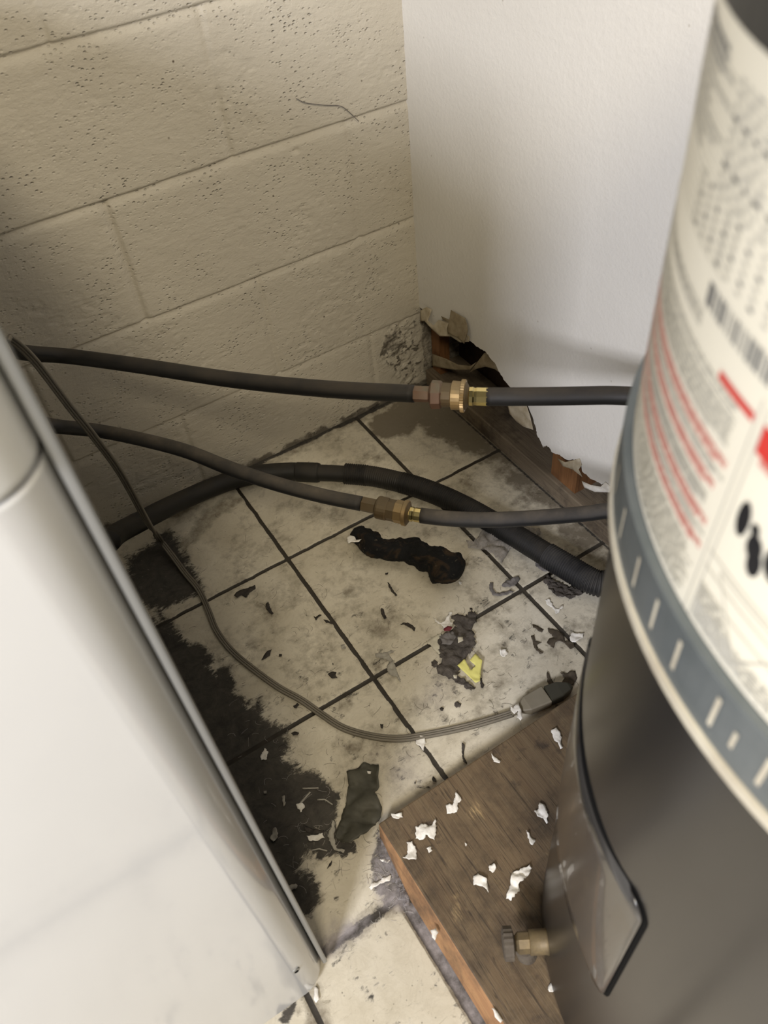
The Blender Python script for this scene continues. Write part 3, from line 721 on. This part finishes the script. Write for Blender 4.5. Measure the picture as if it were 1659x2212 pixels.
s2 = [('crimp_ferrule', 780, 812, [(0, .0095), (.05, .0112), (.9, .0112), (1, .009)], BROWNM, 6, None),
      ('swivel_nut', 810, 838, [(0, .0125), (.12, .0160), (.25, .0168), (.9, .0165), (1, .0155)], BROWNM, 24, None),
      ('coupling_body', 836, 856, [(0, .0150), (.1, .0158), (.9, .0158), (1, .0145)], BROWNM, 8, None),
      ('swivel_nut', 853, 874, [(0, .0150), (.1, .0166), (1, .0166)], BRAS, 8, None),
      ('knurled_ring', 873, 882, [(0, .0178), (.1, .0184), (.9, .0184), (1, .0172)], BRAS, 48, None),
      ('ring_face', 882, 887, [(0, .0170), (.4, .0150), (1, .0110)], BROWNM, 24, None),
      ('crimp_ferrule', 884, 913, [(0, .0090), (.08, .0104), (.30, .0108), (.38, .0096), (.5, .0102), (.9, .0102), (1, .0100)], GOLD, 10, None)]
make_hose(H2, [(-0.09, -0.72, .27), (-0.03, -0.76, .272), (-0.0065, -0.775, .272)], s2, (783, 908), 0.0108, 'supply_hose', 'lower of the two rubber hoses, dusty grey with brown and yellow brass coupling', (RUB2, RUB2))

# grey corrugated drain hose along the floor
dr = empty('drain_hose', tuple(at(640, 1020, 0)), 'thick black drain hose lying along the block wall, ribbed on its right half', 'hose')
L = [at(215,1180,.17),at(255,1152,.14),at(300,1128,.10),at(350,1102,.07),at(400,1078,.045),at(450,1056,.03),at(500,1038,.022),at(560,1024,.019),at(625,1019,.019),at(690,1021,.019)]
L = [Vector((p.x, min(p.y, -0.022), p.z)) for p in L]; L[0].x = -0.738
neck = [at(685,1021,.019),at(715,1022,.019),at(752,1024,.0195)]
Rr = [at(745,1023,.0195),at(800,1028,.0195),at(850,1038,.0195),at(905,1053,.0195),at(960,1074,.0195),at(1010,1098,.0195),at(1060,1126,.0195),at(1105,1152,.0200),at(1160,1186,.0215),at(1220,1222,.0215),at(1290,1260,.0215)]
e = Rr[-1]; Rr += [Vector((e.x+.035, e.y-.025, .0225)), Vector((-0.028, -0.735, .0225))]
sweep('smooth_tube', resample(catmull(L, 10), .006), 0.0182, DRAIN, dr, 24)
o = lathe('cuff', at(640,1019,.019), at(690,1021,.019), [(0, .0183), (.05, .0192), (.9, .0196), (1, .0185)], DRAIN, dr, 28, True)
sweep('neck', resample(catmull(neck, 6), .004), 0.0160, DRAIN, dr, 24)
full = resample(catmull(Rr, 12), .00085); n = len(full); k0 = int(n*0.66)
def ribs(i, f, a): return (0.0196 + 0.0013*math.sin(2*math.pi*i/5.0)*(0.35 if 0.10 < f < 0.26 else 1.0))
def ribs2(i, f, a): return 0.0214+0.0016*math.sin(2*math.pi*i/5.0)
sweep('ribbed_tube', full[:k0+2], ribs, DRAIN, dr, 24); o = sweep('ribbed_tube', full[k0:], ribs2, DRAIN2, dr, 24); tag(o, 'grey ribbed end of the hose near the heater')

# flat grey cord with plug
cpx = [(24,733,None,.95),(75,780,None,.99),(150,878,None,1.03),(200,940,None,1.06),(260,1022,None,1.13),(320,1130,None,1.25),(345,1165,.035,None),(372,1200,.012,None),(400,1238,.004,None),(430,1275,.003,None),(450,1318,.003,None),(468,1362,.003,None),(500,1405,.003,None),(545,1444,.003,None),(600,1484,.003,None),(650,1512,.003,None),(690,1540,.003,None),(740,1572,.003,None),(800,1590,.003,None),(860,1596,.003,None),(920,1588,.003,None),(1000,1572,.004,None),(1060,1556,.006,None),(1108,1541,.009,None)]
cp = [at(a, b, z) if D is None else deep(a, b, D) for a, b, z, D in cpx]
cp = [Vector((-0.737, cp[0].y-0.02, cp[0].z+0.01))]+cp
ce = empty('electric_cord', tuple(at(800, 1590, 0)), 'flat grey-brown electric cord curving over the tiles to a beige plug at the wooden board', 'electric cord')
w2, th = 0.0054, 0.0025; prof = []
for cx_ in (-1, 0, 1):
    for a in range(-60, 61, 30): prof.append((cx_*w2*0.62+math.sin(math.radians(a))*w2*0.36, th*(0.55+0.45*math.cos(math.radians(a)))))
prof = prof+[(-u, -v_) for u, v_ in prof]
cdn = resample(catmull(cp, 12), 0.004)
ups = [Vector((0, 0, 1)).lerp(Vector((-0.35, -0.75, 0.75)).normalized(), min(1, max(0, (p.z-0.03)/0.12))) for p in cdn]
sweep('cord', cdn, 0, CORD, ce, prof=prof, up=ups)
def boxsweep(name, stations, m, parent, bev=0.0015):
    """stations: (centre, half width, half height) ; direction horizontal"""
    V = []; F = []; n = len(stations)
    t0 = (stations[-1][0]-stations[0][0]).normalized(); s = t0.cross(Vector((0, 0, 1))).normalized(); u = s.cross(t0)
    for c, hw, hh in stations:
        for a, b in ((-1, -1), (1, -1), (1, 1), (-1, 1)): V.append(c+s*hw*a+u*hh*b)
    for i in range(n-1):
        for k in range(4): F.append((i*4+k, i*4+(k+1) % 4, (i+1)*4+(k+1) % 4, (i+1)*4+k))
    F.append((3, 2, 1, 0)); F.append(tuple((n-1)*4+k for k in range(4)))
    o = recalc(mesh_obj(name, V, F, m, parent)); bevel(o, bev, 3); return o
A = at(1104, 1541, .010); B_ = at(1181, 1504, .010); C_ = at(1236, 1483, .010)
boxsweep('strain_relief', [(A, .0045, .003), (A.lerp(B_, .28), .006, .0045)], PLUGM, ce, .001)
boxsweep('plug_body', [(A.lerp(B_, .25), .0062, .0048), (A.lerp(B_, .45), .0125, .0085), (B_, .0150, .0090)], PLUGM, ce, .002)
pt = boxsweep('plug_tip', [(B_.lerp(C_, .02), .0135, .0088), (B_.lerp(C_, .5), .0130, .0085), (B_.lerp(C_, .85), .0075, .0065), (C_, .003, .004)], PLUGD, ce, .002); tag(pt, 'dark olive end of the plug')

# ------------------------------------------------------------ scraps
def sheet(name, px, z, amp, m, label=None, cat=None, group=None, seed=0, thick=0.0005, step=0.003, parent=None, lift=0.0, jit=0.0012, fr=70):
    rnd = random.Random(seed*7+1); pts = [tuple(at(a, b, z)[:2]) for a, b in px]
    out = []; n0 = len(pts)
    for i in range(n0):
        a, b = Vector(pts[i]), Vector(pts[(i+1) % n0]); k = max(1, int((b-a).length/(step*0.9)))
        for j in range(k):
            p = a.lerp(b, j/k); out.append((p.x+rnd.uniform(-1, 1)*jit*(j > 0), p.y+rnd.uniform(-1, 1)*jit*(j > 0)))
    n = len(out); xs_ = [p[0] for p in out]; ys_ = [p[1] for p in out]
    gx, gy = np.meshgrid(np.arange(min(xs_), max(xs_), step), np.arange(min(ys_), max(ys_), step))
    gx = gx.ravel(); gy = gy.ravel(); dd = polydist(gx, gy, out) if len(gx) else np.array([])
    P = [Vector(p) for p in out]+[Vector((float(x), float(y))) for x, y, d in zip(gx, gy, dd) if d > step*0.5]
    r = delaunay_2d_cdt(P, [(i, (i+1) % n) for i in range(n)], [], 1, 1e-7)
    V = []; cx = sum(xs_)/n; cy = sum(ys_)/n; R_ = max(0.004, max(math.hypot(a-cx, b-cy) for a, b in out))
    for p in r[0]:
        e = math.hypot(p.x-cx, p.y-cy)/R_
        h = amp*(abs(noise.noise(Vector((p.x*fr, p.y*fr, seed*3.7))))*1.6+0.35*abs(noise.noise(Vector((p.x*fr*3.2, p.y*fr*3.2, seed*1.7)))))+lift*e*e*abs(math.sin(math.atan2(p.y-cy, p.x-cx)*1.0+seed))
        V.append((p.x, p.y, z+h+0.0003))
    o = mesh_obj(name, V, [tuple(f) for f in r[2]], m, parent, True); recalc(o)
    s = o.modifiers.new('thickness', 'SOLIDIFY'); s.thickness = thick; s.offset = 1
    if label: tag(o, label, cat, group)
    return o
c3 = lambda L: [(700+x/2.765, 1100+y/2.765) for x, y in L]
c4 = lambda L: [(300+x/2.37, 1200+y/2.37) for x, y in L]
c5 = lambda L: [(500+x/2.074, 1600+y/2.074) for x, y in L]
FZ, WZ = 0.0004, 0.0404
GW, GF = 'white paint flakes on the wooden board', 'white paint flakes on the tiles'
chips_wood = [
 ([(715,325),(735,333),(765,325),(768,345),(740,355),(720,345)], 'white curved paint flake on the left rear corner of the board'),
 ([(960,290),(975,285),(990,295),(1005,235),(1025,255),(1030,270),(1015,280),(1010,320),(965,330)], 'white boot-shaped paint flake near the rear edge of the board'),
 ([(825,395),(850,375),(895,385),(915,350),(918,400),(910,450),(870,425),(860,445),(825,440)], 'largest bright white ragged paint flake near the board\'s left corner'),
 ([(785,460),(810,455),(830,500),(828,535),(795,538),(768,525),(790,510)], 'greyish bell-shaped paint flake closest to the board\'s left edge'),
 ([(875,485),(895,478),(900,495),(885,505)], 'tiny white paint crumb just below the largest flake on the board'),
 ([(1045,460),(1056,465),(1050,476)], 'tiniest white speck alone in the middle of the board'),
 ([(1085,610),(1105,598),(1145,625),(1150,685),(1125,655),(1085,650)], 'squarish white paint flake mid-board, left of the long curled one'),
 ([(1155,560),(1175,555),(1182,580),(1170,595),(1155,585)], 'small oval grey-white flake just above the squarish flake on the board'),
 ([(1255,600),(1335,560),(1345,575),(1335,600),(1285,650),(1290,680),(1250,720),(1230,712),(1245,665)], 'long twisted white paint curl beside the grey tank'),
 ([(1320,408),(1340,430),(1362,445),(1350,470),(1335,460)], 'narrow white paint flake on the board left of the tank\'s dark patch'),
 ([(1355,320),(1375,310),(1380,280),(1400,290),(1415,320),(1412,375),(1395,350),(1370,345)], 'forked white paint flake touching the tank\'s edge in view'),
 ([(1162,58),(1180,75),(1205,95),(1200,105),(1175,95)], 'thin white paint sliver near the rear edge of the board'),
 ([(1418,1105),(1430,1088),(1445,1110),(1440,1130),(1422,1128)], 'drop-shaped cream flake on the board in front of the drain valve'),
]
for i, (p, l) in enumerate(chips_wood):
    sheet('paint_flake', c5(p), WZ, 0.004 if i != 8 else 0.009, CHIP, l, 'paint flake', GW, seed=i+1, lift=0.003, step=0.0025)
sheet('paint_flake', c3([(1355,1325),(1385,1312),(1410,1335),(1415,1380),(1425,1430),(1410,1440),(1395,1400),(1375,1385)]), WZ, .004, CHIP, 'white tapering paint flake on the board nearest the plug', 'paint flake', GW, seed=20, lift=.004)
sheet('paint_flake', c5([(890,850),(915,838),(928,860),(912,895),(898,880)]), 0.0375, .001, CHIP, 'cream flake stuck on the raw front edge of the board', 'paint flake', GW, seed=21)
sheet('paint_flake', c5([(1165,1200),(1190,1215),(1215,1255),(1205,1265),(1180,1240)]), WZ, .001, CHIP, 'cream smear of paint on the board\'s edge at the bottom of the picture', 'paint flake', GW, seed=22)
chips_floor = [
 (c5([(130,75),(150,35),(165,50),(160,85),(135,90)]), CHIP, 'white paint flake on the dark stain, farthest up beside the washer'),
 (c5([(175,440),(190,395),(205,400),(210,435),(190,458)]), CHIPD, 'dusty flake on the dark stain close to the washer\'s edge'),
 (c5([(340,432),(410,418),(418,440),(350,452)]), CHIP, 'pale oblong flake on the dark stain left of the olive scrap'),
 (c5([(430,430),(455,360),(465,365),(460,440),(470,480),(510,495),(505,507),(460,490)]), CHIPD, 'dusty thin branching paint curl left of the olive scrap'),
 (c5([(290,290),(320,285),(330,300),(310,325)]), CHIP, 'small white flake on the dark stain beside pale sticks'),
 (c5([(228,255),(240,250),(245,280),(235,300)]), CHIPD, 'tiny dusty flake left of the small white flake on the stain'),
 (c5([(145,228),(158,228),(158,240),(146,240)]), CHIPD, 'tiny grey crumb nearest the washer on the dark stain'),
 (c5([(615,660),(640,635),(700,610),(718,605),(712,625),(660,650),(625,672)]), CHIP, 'long white paint curl on tile left of the board\'s front edge'),
 (c5([(660,530),(690,530),(712,540),(700,550),(675,545)]), CHIP, 'white paint sliver in lint against the board\'s left corner'),
 (c5([(260,655),(290,645),(300,655),(290,670),(262,668)]), CHIPD, 'grey flake under the washer\'s lower edge on the stain'),
 (c5([(375,1105),(384,1106),(395,1160),(380,1178),(372,1165)]), CHIP, 'white flake just below the washer\'s bottom corner'),
 (c3([(550,1380),(575,1360),(600,1365),(608,1400),(595,1450),(575,1420),(550,1405)]), CHIP, 'white flake on the dark joint right under the cord'),
 (c3([(1050,845),(1085,843),(1098,865),(1080,885),(1055,880)]), CHIP, 'square white flake alone on the tile right of the yellow paper'),
 (c3([(1465,770),(1480,740),(1550,745),(1545,775),(1500,800),(1470,790)]), CHIP, 'white flake on the joint touching the tank\'s left outline'),
 (c3([(1320,550),(1345,545),(1380,590),(1400,600),(1420,575),(1430,580),(1395,625),(1385,640),(1375,600),(1330,570)]), CHIP, 'thin white Y-shaped flake below the ribbed hose end'),
 (c3([(305,870),(350,865),(400,845),(430,850),(385,870),(410,900),(425,950),(450,1000),(460,1040),(435,1010),(385,985),(375,950),(390,910),(360,895),(310,890)]), CHIPD, 'translucent long grey-white peel over the tile joint crossing'),
 (c3([(655,650),(690,680),(720,670),(745,620),(765,618),(750,660),(770,700),(720,720),(700,690),(665,680)]), CHIP, 'white forked peel on the upper end of the lint clump'),
 (c3([(805,435),(822,440),(822,460),(808,455)]), CHIP, 'tiny white flake at the right end of the black rag'),
 (c3([(100,815),(125,812),(128,840),(105,840)]), CHIPD, 'small pale flake on the tile left of the joint crossing'),
]
for i, (p, m, l) in enumerate(chips_floor):
    sheet('paint_flake', p, FZ, 0.0035, m, l, 'paint flake', GF, seed=40+i, lift=0.003, step=0.0025)
sheet('paint_flake', c3([(1110,1180),(1130,1190),(1160,1160),(1178,1195),(1186,1250),(1172,1265),(1150,1245),(1158,1205),(1135,1225),(1120,1210)]), 0.0205, .003, CHIP, 'white paint flake lying on the beige plug', 'paint flake', GF, seed=70)
sheet('paint_flake', [(750,1162),(757,1158),(766,1160),(770,1168),(782,1165),(776,1171),(752,1175)], 0.035, .002, CHIP, 'white flake on the left end of the black rag', 'paint flake', GF, seed=71)
# pale sticks on the stain
for i, (p, l) in enumerate([([(300,285),(350,228),(356,232),(306,290)], 'thin pale stick slanting across the dark stain'),
                            ([(318,212),(390,209),(392,216),(320,218)], 'thin pale stick lying crosswise above the slanted one'),
                            ([(385,262),(420,262),(455,285),(452,290),(418,268),(386,268)], 'thin bent pale fibre right of the sticks'),
                            ([(355,490),(395,482),(430,492),(428,497),(394,488),(357,496)], 'thin pale fibre below the branching paint curl')]):
    sheet('wood_splinter', c5(p), FZ+.001, .001, CHIPD, l, 'splinter', 'pale splinters on the dark stain', seed=80+i, jit=.0002)

dark = [
 (c3([(378,440),(388,442),(410,480),(437,515),(430,522),(400,490)]), 'thin dark twig below the black rag'),
 (c3([(340,595),(355,600),(375,655),(362,662),(342,628)]), 'dark almond-shaped flake below the twig'),
 (c3([(455,690),(470,680),(500,680),(530,695),(547,712),(540,732),(525,715),(500,702),(480,690)]), 'dark wavy flake left of the lint clump'),
 (c3([(930,1008),(942,1010),(945,1035),(957,1055),(950,1072),(938,1068)]), 'dark flake right of the yellow paper'),
 (c3([(825,1400),(840,1410),(835,1480),(855,1525),(832,1512),(822,1450)]), 'dark curved flake near the rear edge of the board'),
 (c3([(650,1598),(665,1610),(672,1635),(650,1632),(645,1615)]), 'dark drop-shaped flake left of the joint end at the board'),
 (c3([(335,1290),(355,1288),(352,1305),(342,1312)]), 'small black crumb just above the lowest bend of the cord'),
 (c3([(690,1195),(703,1188),(716,1192),(710,1208),(698,1208)]), 'small black crumb below the lint clump'),
 (c3([(365,382),(384,382),(380,394),(367,393)]), 'small black crumb close under the black rag'),
 (c4([(655,498),(682,483),(672,512),(655,525),(628,540),(640,515)]), 'black pointed flake just above the cord\'s straight run'),
 (c4([(488,210),(500,190),(530,175),(560,168),(595,152),(598,170),(570,190),(550,218),(525,205),(505,222)]), 'black ragged soot flake below the left grout line'),
 (c4([(895,312),(905,318),(925,305),(938,312),(915,325),(908,336)]), 'small dark curl left of the long tile joint'),
 (c4([(945,333),(965,336),(998,350),(990,356),(960,348)]), 'dark thin flake touching the long tile joint'),
 (c4([(968,610),(985,598),(1012,600),(1008,615),(1018,630),(990,632),(978,622)]), 'black star-shaped soot flake left of the joint crossing'),
 (c4([(790,772),(812,758),(822,766),(808,786),(796,784)]), 'dark flake beside the cord at the stain\'s edge'),
 (c4([(1236,868),(1252,876),(1246,890),(1238,882)]), 'black crumb between cord and tile joint'),
 (c4([(650,250),(665,240),(672,265),(690,300),(680,305),(655,280)]), 'dark thin flake below the soot flake'),
 (c4([(718,506),(733,508),(732,520),(720,520)]), 'tiny black crumb right of the pointed flake'),
 (c4([(845,1385),(900,1402),(962,1415),(900,1428),(858,1418)]), 'black pointed flake on the dark stain'),
 (c4([(780,915),(800,905),(822,912),(815,925),(790,925)]), 'dark flake in the notch of the stain below the cord'),
 (c4([(975,1580),(990,1562),(985,1590),(965,1608)]), 'thin black flake below the olive scrap'),
 (c3([(870,592),(885,592),(888,602),(872,602)]), 'tiny black bead at the top of the lint clump'),
 (c3([(540,1635),(548,1632),(548,1645),(541,1646)]), 'tiny black speck below the cord near the board'),
 ([(786,868),(800,862),(822,872),(815,880),(803,888),(790,880)], 'black crumb lying in the joint of block wall and tiles'),
]
for i, (p, l) in enumerate(dark):
    sheet('dirt_flake', p, FZ, 0.0025, FLAKE, l, 'dirt flake', 'dark dirt flakes on the tiles', seed=100+i, step=0.0025, jit=.0006, lift=.001)
brownf = [
 (c3([(1245,690),(1262,692),(1312,722),(1302,738),(1272,722),(1248,708)]), 'pale brown flake left of the right tile joint'),
 (c3([(1235,760),(1255,755),(1262,790),(1300,798),(1272,812),(1276,840),(1310,865),(1288,868),(1255,830),(1248,800)]), 'brown hooked dirt flake left of the torn brown patch'),
 (c3([(1335,715),(1370,720),(1420,740),(1440,790),(1490,800),(1495,830),(1470,840),(1430,800),(1400,790),(1380,800),(1370,835),(1330,800),(1345,775),(1375,770),(1340,735)]), 'branching brown dirt flake beside the right tile joint'),
 (c3([(1328,968),(1342,985),(1352,1010),(1372,1038),(1385,1055),(1350,1060),(1332,1022)]), 'pointed brown leaf-like flake above the plug tip'),
 (c3([(1408,978),(1440,985),(1462,975),(1500,965),(1512,1010),(1490,1050),(1440,1060),(1415,1040),(1438,1010)]), 'large brown leaf-like flake between plug and tank'),
]
for i, (p, l) in enumerate(brownf):
    sheet('dirt_flake', p, FZ, 0.0025, BFLAKE, l, 'dirt flake', 'brown dirt flakes near the tank', seed=140+i, step=0.0025, jit=.0008)

# lint
sheet('cream_card', c3([(610,790),(720,725),(762,738),(740,800),(692,872),(650,835)]), FZ, .0008, CREAMP, 'cream piece of card half under the grey lint clump', 'scrap of card', seed=160)
sheet('lint_clump', c3([(760,640),(800,625),(860,640),(880,600),(915,630),(912,680),(885,715),(900,760),(905,800),(890,850),(850,890),(820,930),(800,1000),(850,1030),(900,1075),(880,1095),(820,1050),(740,1010),(690,990),(672,960),(700,920),(690,850),(680,790),(720,745),(790,710)]), FZ+.0008, .006, LINT, 'large dark brown lint clump in the middle of the floor', 'lint', seed=161, thick=.0008, jit=.0025, fr=70)
sheet('lint_clump', c3([(690,770),(720,740),(765,738),(790,765),(775,800),(740,815),(700,810)]), FZ+.009, .006, LINTL, 'pale grey lint tuft on top of the dark clump', 'lint', seed=162, thick=.001, jit=.0015, fr=120)
sheet('lint_clump', c3([(640,912),(660,903),(680,915),(682,938),(660,950),(642,938)]), FZ, .003, LINT, 'small round lint ball left of the dark clump', 'lint', seed=163, jit=.001)
sheet('lint_clump', c3([(780,1160),(800,1152),(820,1165),(812,1188),(790,1188),(778,1175)]), FZ, .003, LINT, 'small round lint ball below the dark clump', 'lint', seed=164, jit=.001)
sheet('yellow_paper', c3([(795,935),(838,897),(878,962),(905,935),(870,905),(905,862),(945,905),(937,960),(932,1030),(905,1042),(850,985)]), FZ+.008, .002, YEL, 'torn V-shaped yellow paper on the lint clump', 'scrap of paper', seed=165, jit=.0003)
sheet('cream_paper', c3([(798,762),(828,764),(832,788),(800,803)]), FZ+.014, .001, CREAMP, 'small cream paper square on the lint clump', 'scrap of paper', seed=166, jit=.0003)
sheet('cream_paper', c3([(770,990),(797,990),(792,1012),(776,1010)]), FZ+.010, .001, CREAMP, 'tiny cream paper piece below the yellow paper', 'scrap of paper', seed=167, jit=.0003)
sheet('red_scrap', c3([(713,716),(740,700),(767,708),(752,728),(720,730)]), FZ+.008, .002, RED, 'small dark red scrap at the top of the lint clump', 'scrap', seed=168, jit=.0003)
sheet('lint_clump', c3([(990,440),(1010,440),(1007,480),(1030,505),(1110,488),(1140,500),(1060,522),(1010,517),(988,480)]), FZ, .004, LINTL, 'grey curled lint strand on the upper right joint crossing', 'lint', seed=169, jit=.001)
sheet('lint_clump', c3([(1060,462),(1090,430),(1160,403),(1172,420),(1150,450),(1110,470)]), FZ, .005, LINTL, 'grey lint tuft just above the joint crossing', 'lint', seed=170, jit=.001)
sheet('lint_clump', c3([(1310,430),(1335,395),(1380,440),(1440,460),(1540,488),(1552,505),(1480,535),(1400,527),(1350,490)]), FZ, .006, LINT, 'brown hairy lint below the ribbed hose end', 'lint', seed=171, jit=.002, fr=150)
sheet('lint_clump', c3([(1265,300),(1330,330),(1350,370),(1300,368),(1262,340)]), FZ, .004, LINTL, 'grey lint patch under the ribbed hose end', 'lint', seed=172, jit=.0015)
# dusty web of lint bridging the ribbed hose
LW = mat('lint_web', (0.36, 0.33, 0.29), 0.9); t = NT(LW); v = t.tc()
t.l.new(t.ramp(t.noise(v, 45, 5, 0.7, 1.5), 0.35, 0.62, (0.25,)*3, (0.85,)*3), t.b.inputs['Alpha'])
LWD = mat('lint_fluff', (0.27, 0.25, 0.25), 0.95); t = NT(LWD); v = t.tc()
t.l.new(t.ramp(t.noise(v, 60, 6, 0.75, 2.0), 0.42, 0.60, (0.0,)*3, (0.9,)*3), t.b.inputs['Alpha'])
o = sheet('lint_web', c3([(850,190),(895,205),(955,125),(1020,112),(1180,118),(1290,120),(1290,165),(1205,190),(1150,235),(1110,245),(1060,330),(1010,270),(960,250),(900,240),(862,235)]), .002, .010, LW, 'thin greyish web of dusty lint against the ribbed drain hose', 'lint', seed=173, jit=.001, fr=40)
# dusty lint along the board's left corner
sheet('lint_clump', c5([(655,395),(690,450),(735,540),(765,600),(792,690),(800,735),(770,742),(752,690),(735,640),(705,570),(668,540),(664,500),(672,470),(655,430)]), FZ, .006, LWD, 'grey fluffy lint gathered along the left corner of the wooden board', 'lint', seed=174, jit=.003, fr=110, thick=.0006)

# dark olive scrap (two lobes)
sheet('olive_scrap', c4([(1065,1115),(1110,1100),(1150,1065),(1230,1080),(1233,1190),(1210,1220),(1245,1290),(1240,1350),(1170,1430),(1090,1480),(1040,1475),(1005,1450),(1020,1400),(1060,1280),(1075,1180)]), FZ+.001, .012, VINYL, 'dark olive torn sheet scrap on the tiles between stain and wooden board', 'scrap', seed=180, jit=.001, fr=28, step=.004)
sheet('paint_flake', c4([(1168,1105),(1190,1108),(1186,1120),(1172,1118)]), .014, .001, CHIP, 'tiny white crumb on the dark olive scrap', 'paint flake', GF, seed=181, jit=.0002)

# crumpled black rag
rp = [at(768,1148,.020),at(800,1172,.023),at(845,1188,.021),at(890,1192,.020),at(935,1206,.020),at(975,1222,.020),at(1003,1232,.018)]
rp = resample(catmull(rp, 10), .0022); n = len(rp)
def rr(i, f, a):
    p = rp[i]; e = min(1, math.sqrt(max(0.0, 1-(abs(f-0.5)*2)**10)))
    b = 0.026 if f < 0.3 else (0.0215 if f < .62 else 0.024)
    b = 0.0265-0.006*math.sin(min(1, f/0.62)*math.pi)+(0.001 if f > .62 else 0)
    q = Vector((p.x*38+math.cos(a)*0.9, p.y*38+math.sin(a)*0.9, f*3))
    return e*b*(1+0.50*noise.noise(q)+0.16*noise.noise(q*2.3)+0.10*abs(noise.noise(q*5.0)))*(0.82 if math.sin(a) > 0.3 else 1.0)
rg = sweep('black_rag', rp, rr, RAG, None, 40)
mn = min((rg.matrix_world @ v_.co).z for v_ in rg.data.vertices)
for v_ in rg.data.vertices:
    if v_.co.z+rg.location.z < 0.001: v_.co.z = 0.001-rg.location.z+0.0*v_.co.z
tag(rg, 'crumpled black charred-looking rag twisted into a roll on the tiles below the lower hose', 'rag')

# cobweb strand on the block wall
cw = [on_y(a, b, -0.004) for a, b in ((640,213),(660,222),(700,227),(735,229),(755,243),(775,262))]
tag(sweep('cobweb_strand', resample(catmull(cw, 6), .004), 0.0006, LINTL, None, 6), 'thin grey cobweb strand on the block wall above the second mortar joint', 'cobweb')

# fine hairs and dust fibres scattered over the tiles
def fibres(name, areas, m, n, seed, L=(0.008, 0.03), zr=(0.0003, 0.004), r=0.00018, label=None):
    rnd = random.Random(seed); V = []; F = []
    for _ in range(n):
        (cx, cy, sx, sy) = rnd.choice(areas); p = at(cx+rnd.gauss(0, sx), cy+rnd.gauss(0, sy), 0)
        a = rnd.uniform(0, 6.28); l = rnd.uniform(*L); k = 9; cur = rnd.uniform(-220, 220); pts = []
        x, y = p.x, p.y; h0 = rnd.uniform(*zr)
        for i in range(k):
            pts.append(Vector((x, y, 0.0004+h0*math.sin(math.pi*i/(k-1))))); a += cur*l/k*rnd.uniform(0.2, 1.3); x += math.cos(a)*l/k; y += math.sin(a)*l/k
        if any(q.x < px0-0.002 or q.y > py0+0.002 for q in pts) is False: continue
        if any(q.x > px0-0.002 and q.y < py0+0.002 for q in pts) or any(q.y > -0.004 or q.x > -0.012 for q in pts): continue
        for i, (q, (t_, a_, b_)) in enumerate(zip(pts, frames(pts))):
            for j in range(3):
                an = 2*math.pi*j/3; V.append(q+a_*math.cos(an)*r+b_*math.sin(an)*r)
        b = len(V)-3*k
        for i in range(k-1):
            for j in range(3): F.append((b+i*3+j, b+i*3+(j+1) % 3, b+(i+1)*3+(j+1) % 3, b+(i+1)*3+j))
    o = mesh_obj(name, V, F, m); tag(o, label, 'dust', kind='stuff'); return o
DFIB = mat('dark_fibre', (0.03, 0.024, 0.018), 0.8); PFIB = mat('pale_fibre', (0.45, 0.42, 0.38), 0.8)
fibres('dark_hairs', [(980,1400,60,90),(760,1350,170,150),(1130,1350,80,90),(700,1550,120,90),(560,1250,100,80),(860,1100,150,60),(1000,1500,80,60),(760,1760,60,70)], DFIB, 300, 3, L=(0.005, 0.022), zr=(0.0002, 0.001), label='fine dark hairs and dirt threads strewn over the tiles')
fibres('pale_fibres', [(600,1750,60,80),(700,1820,50,50),(820,1900,20,40),(990,1400,30,50),(600,1560,60,40),(1060,1180,40,20),(860,1900,15,50)], PFIB, 260, 4, L=(0.006, 0.022), zr=(0.0002, 0.001), label='fine pale lint threads strewn over stain and tiles')
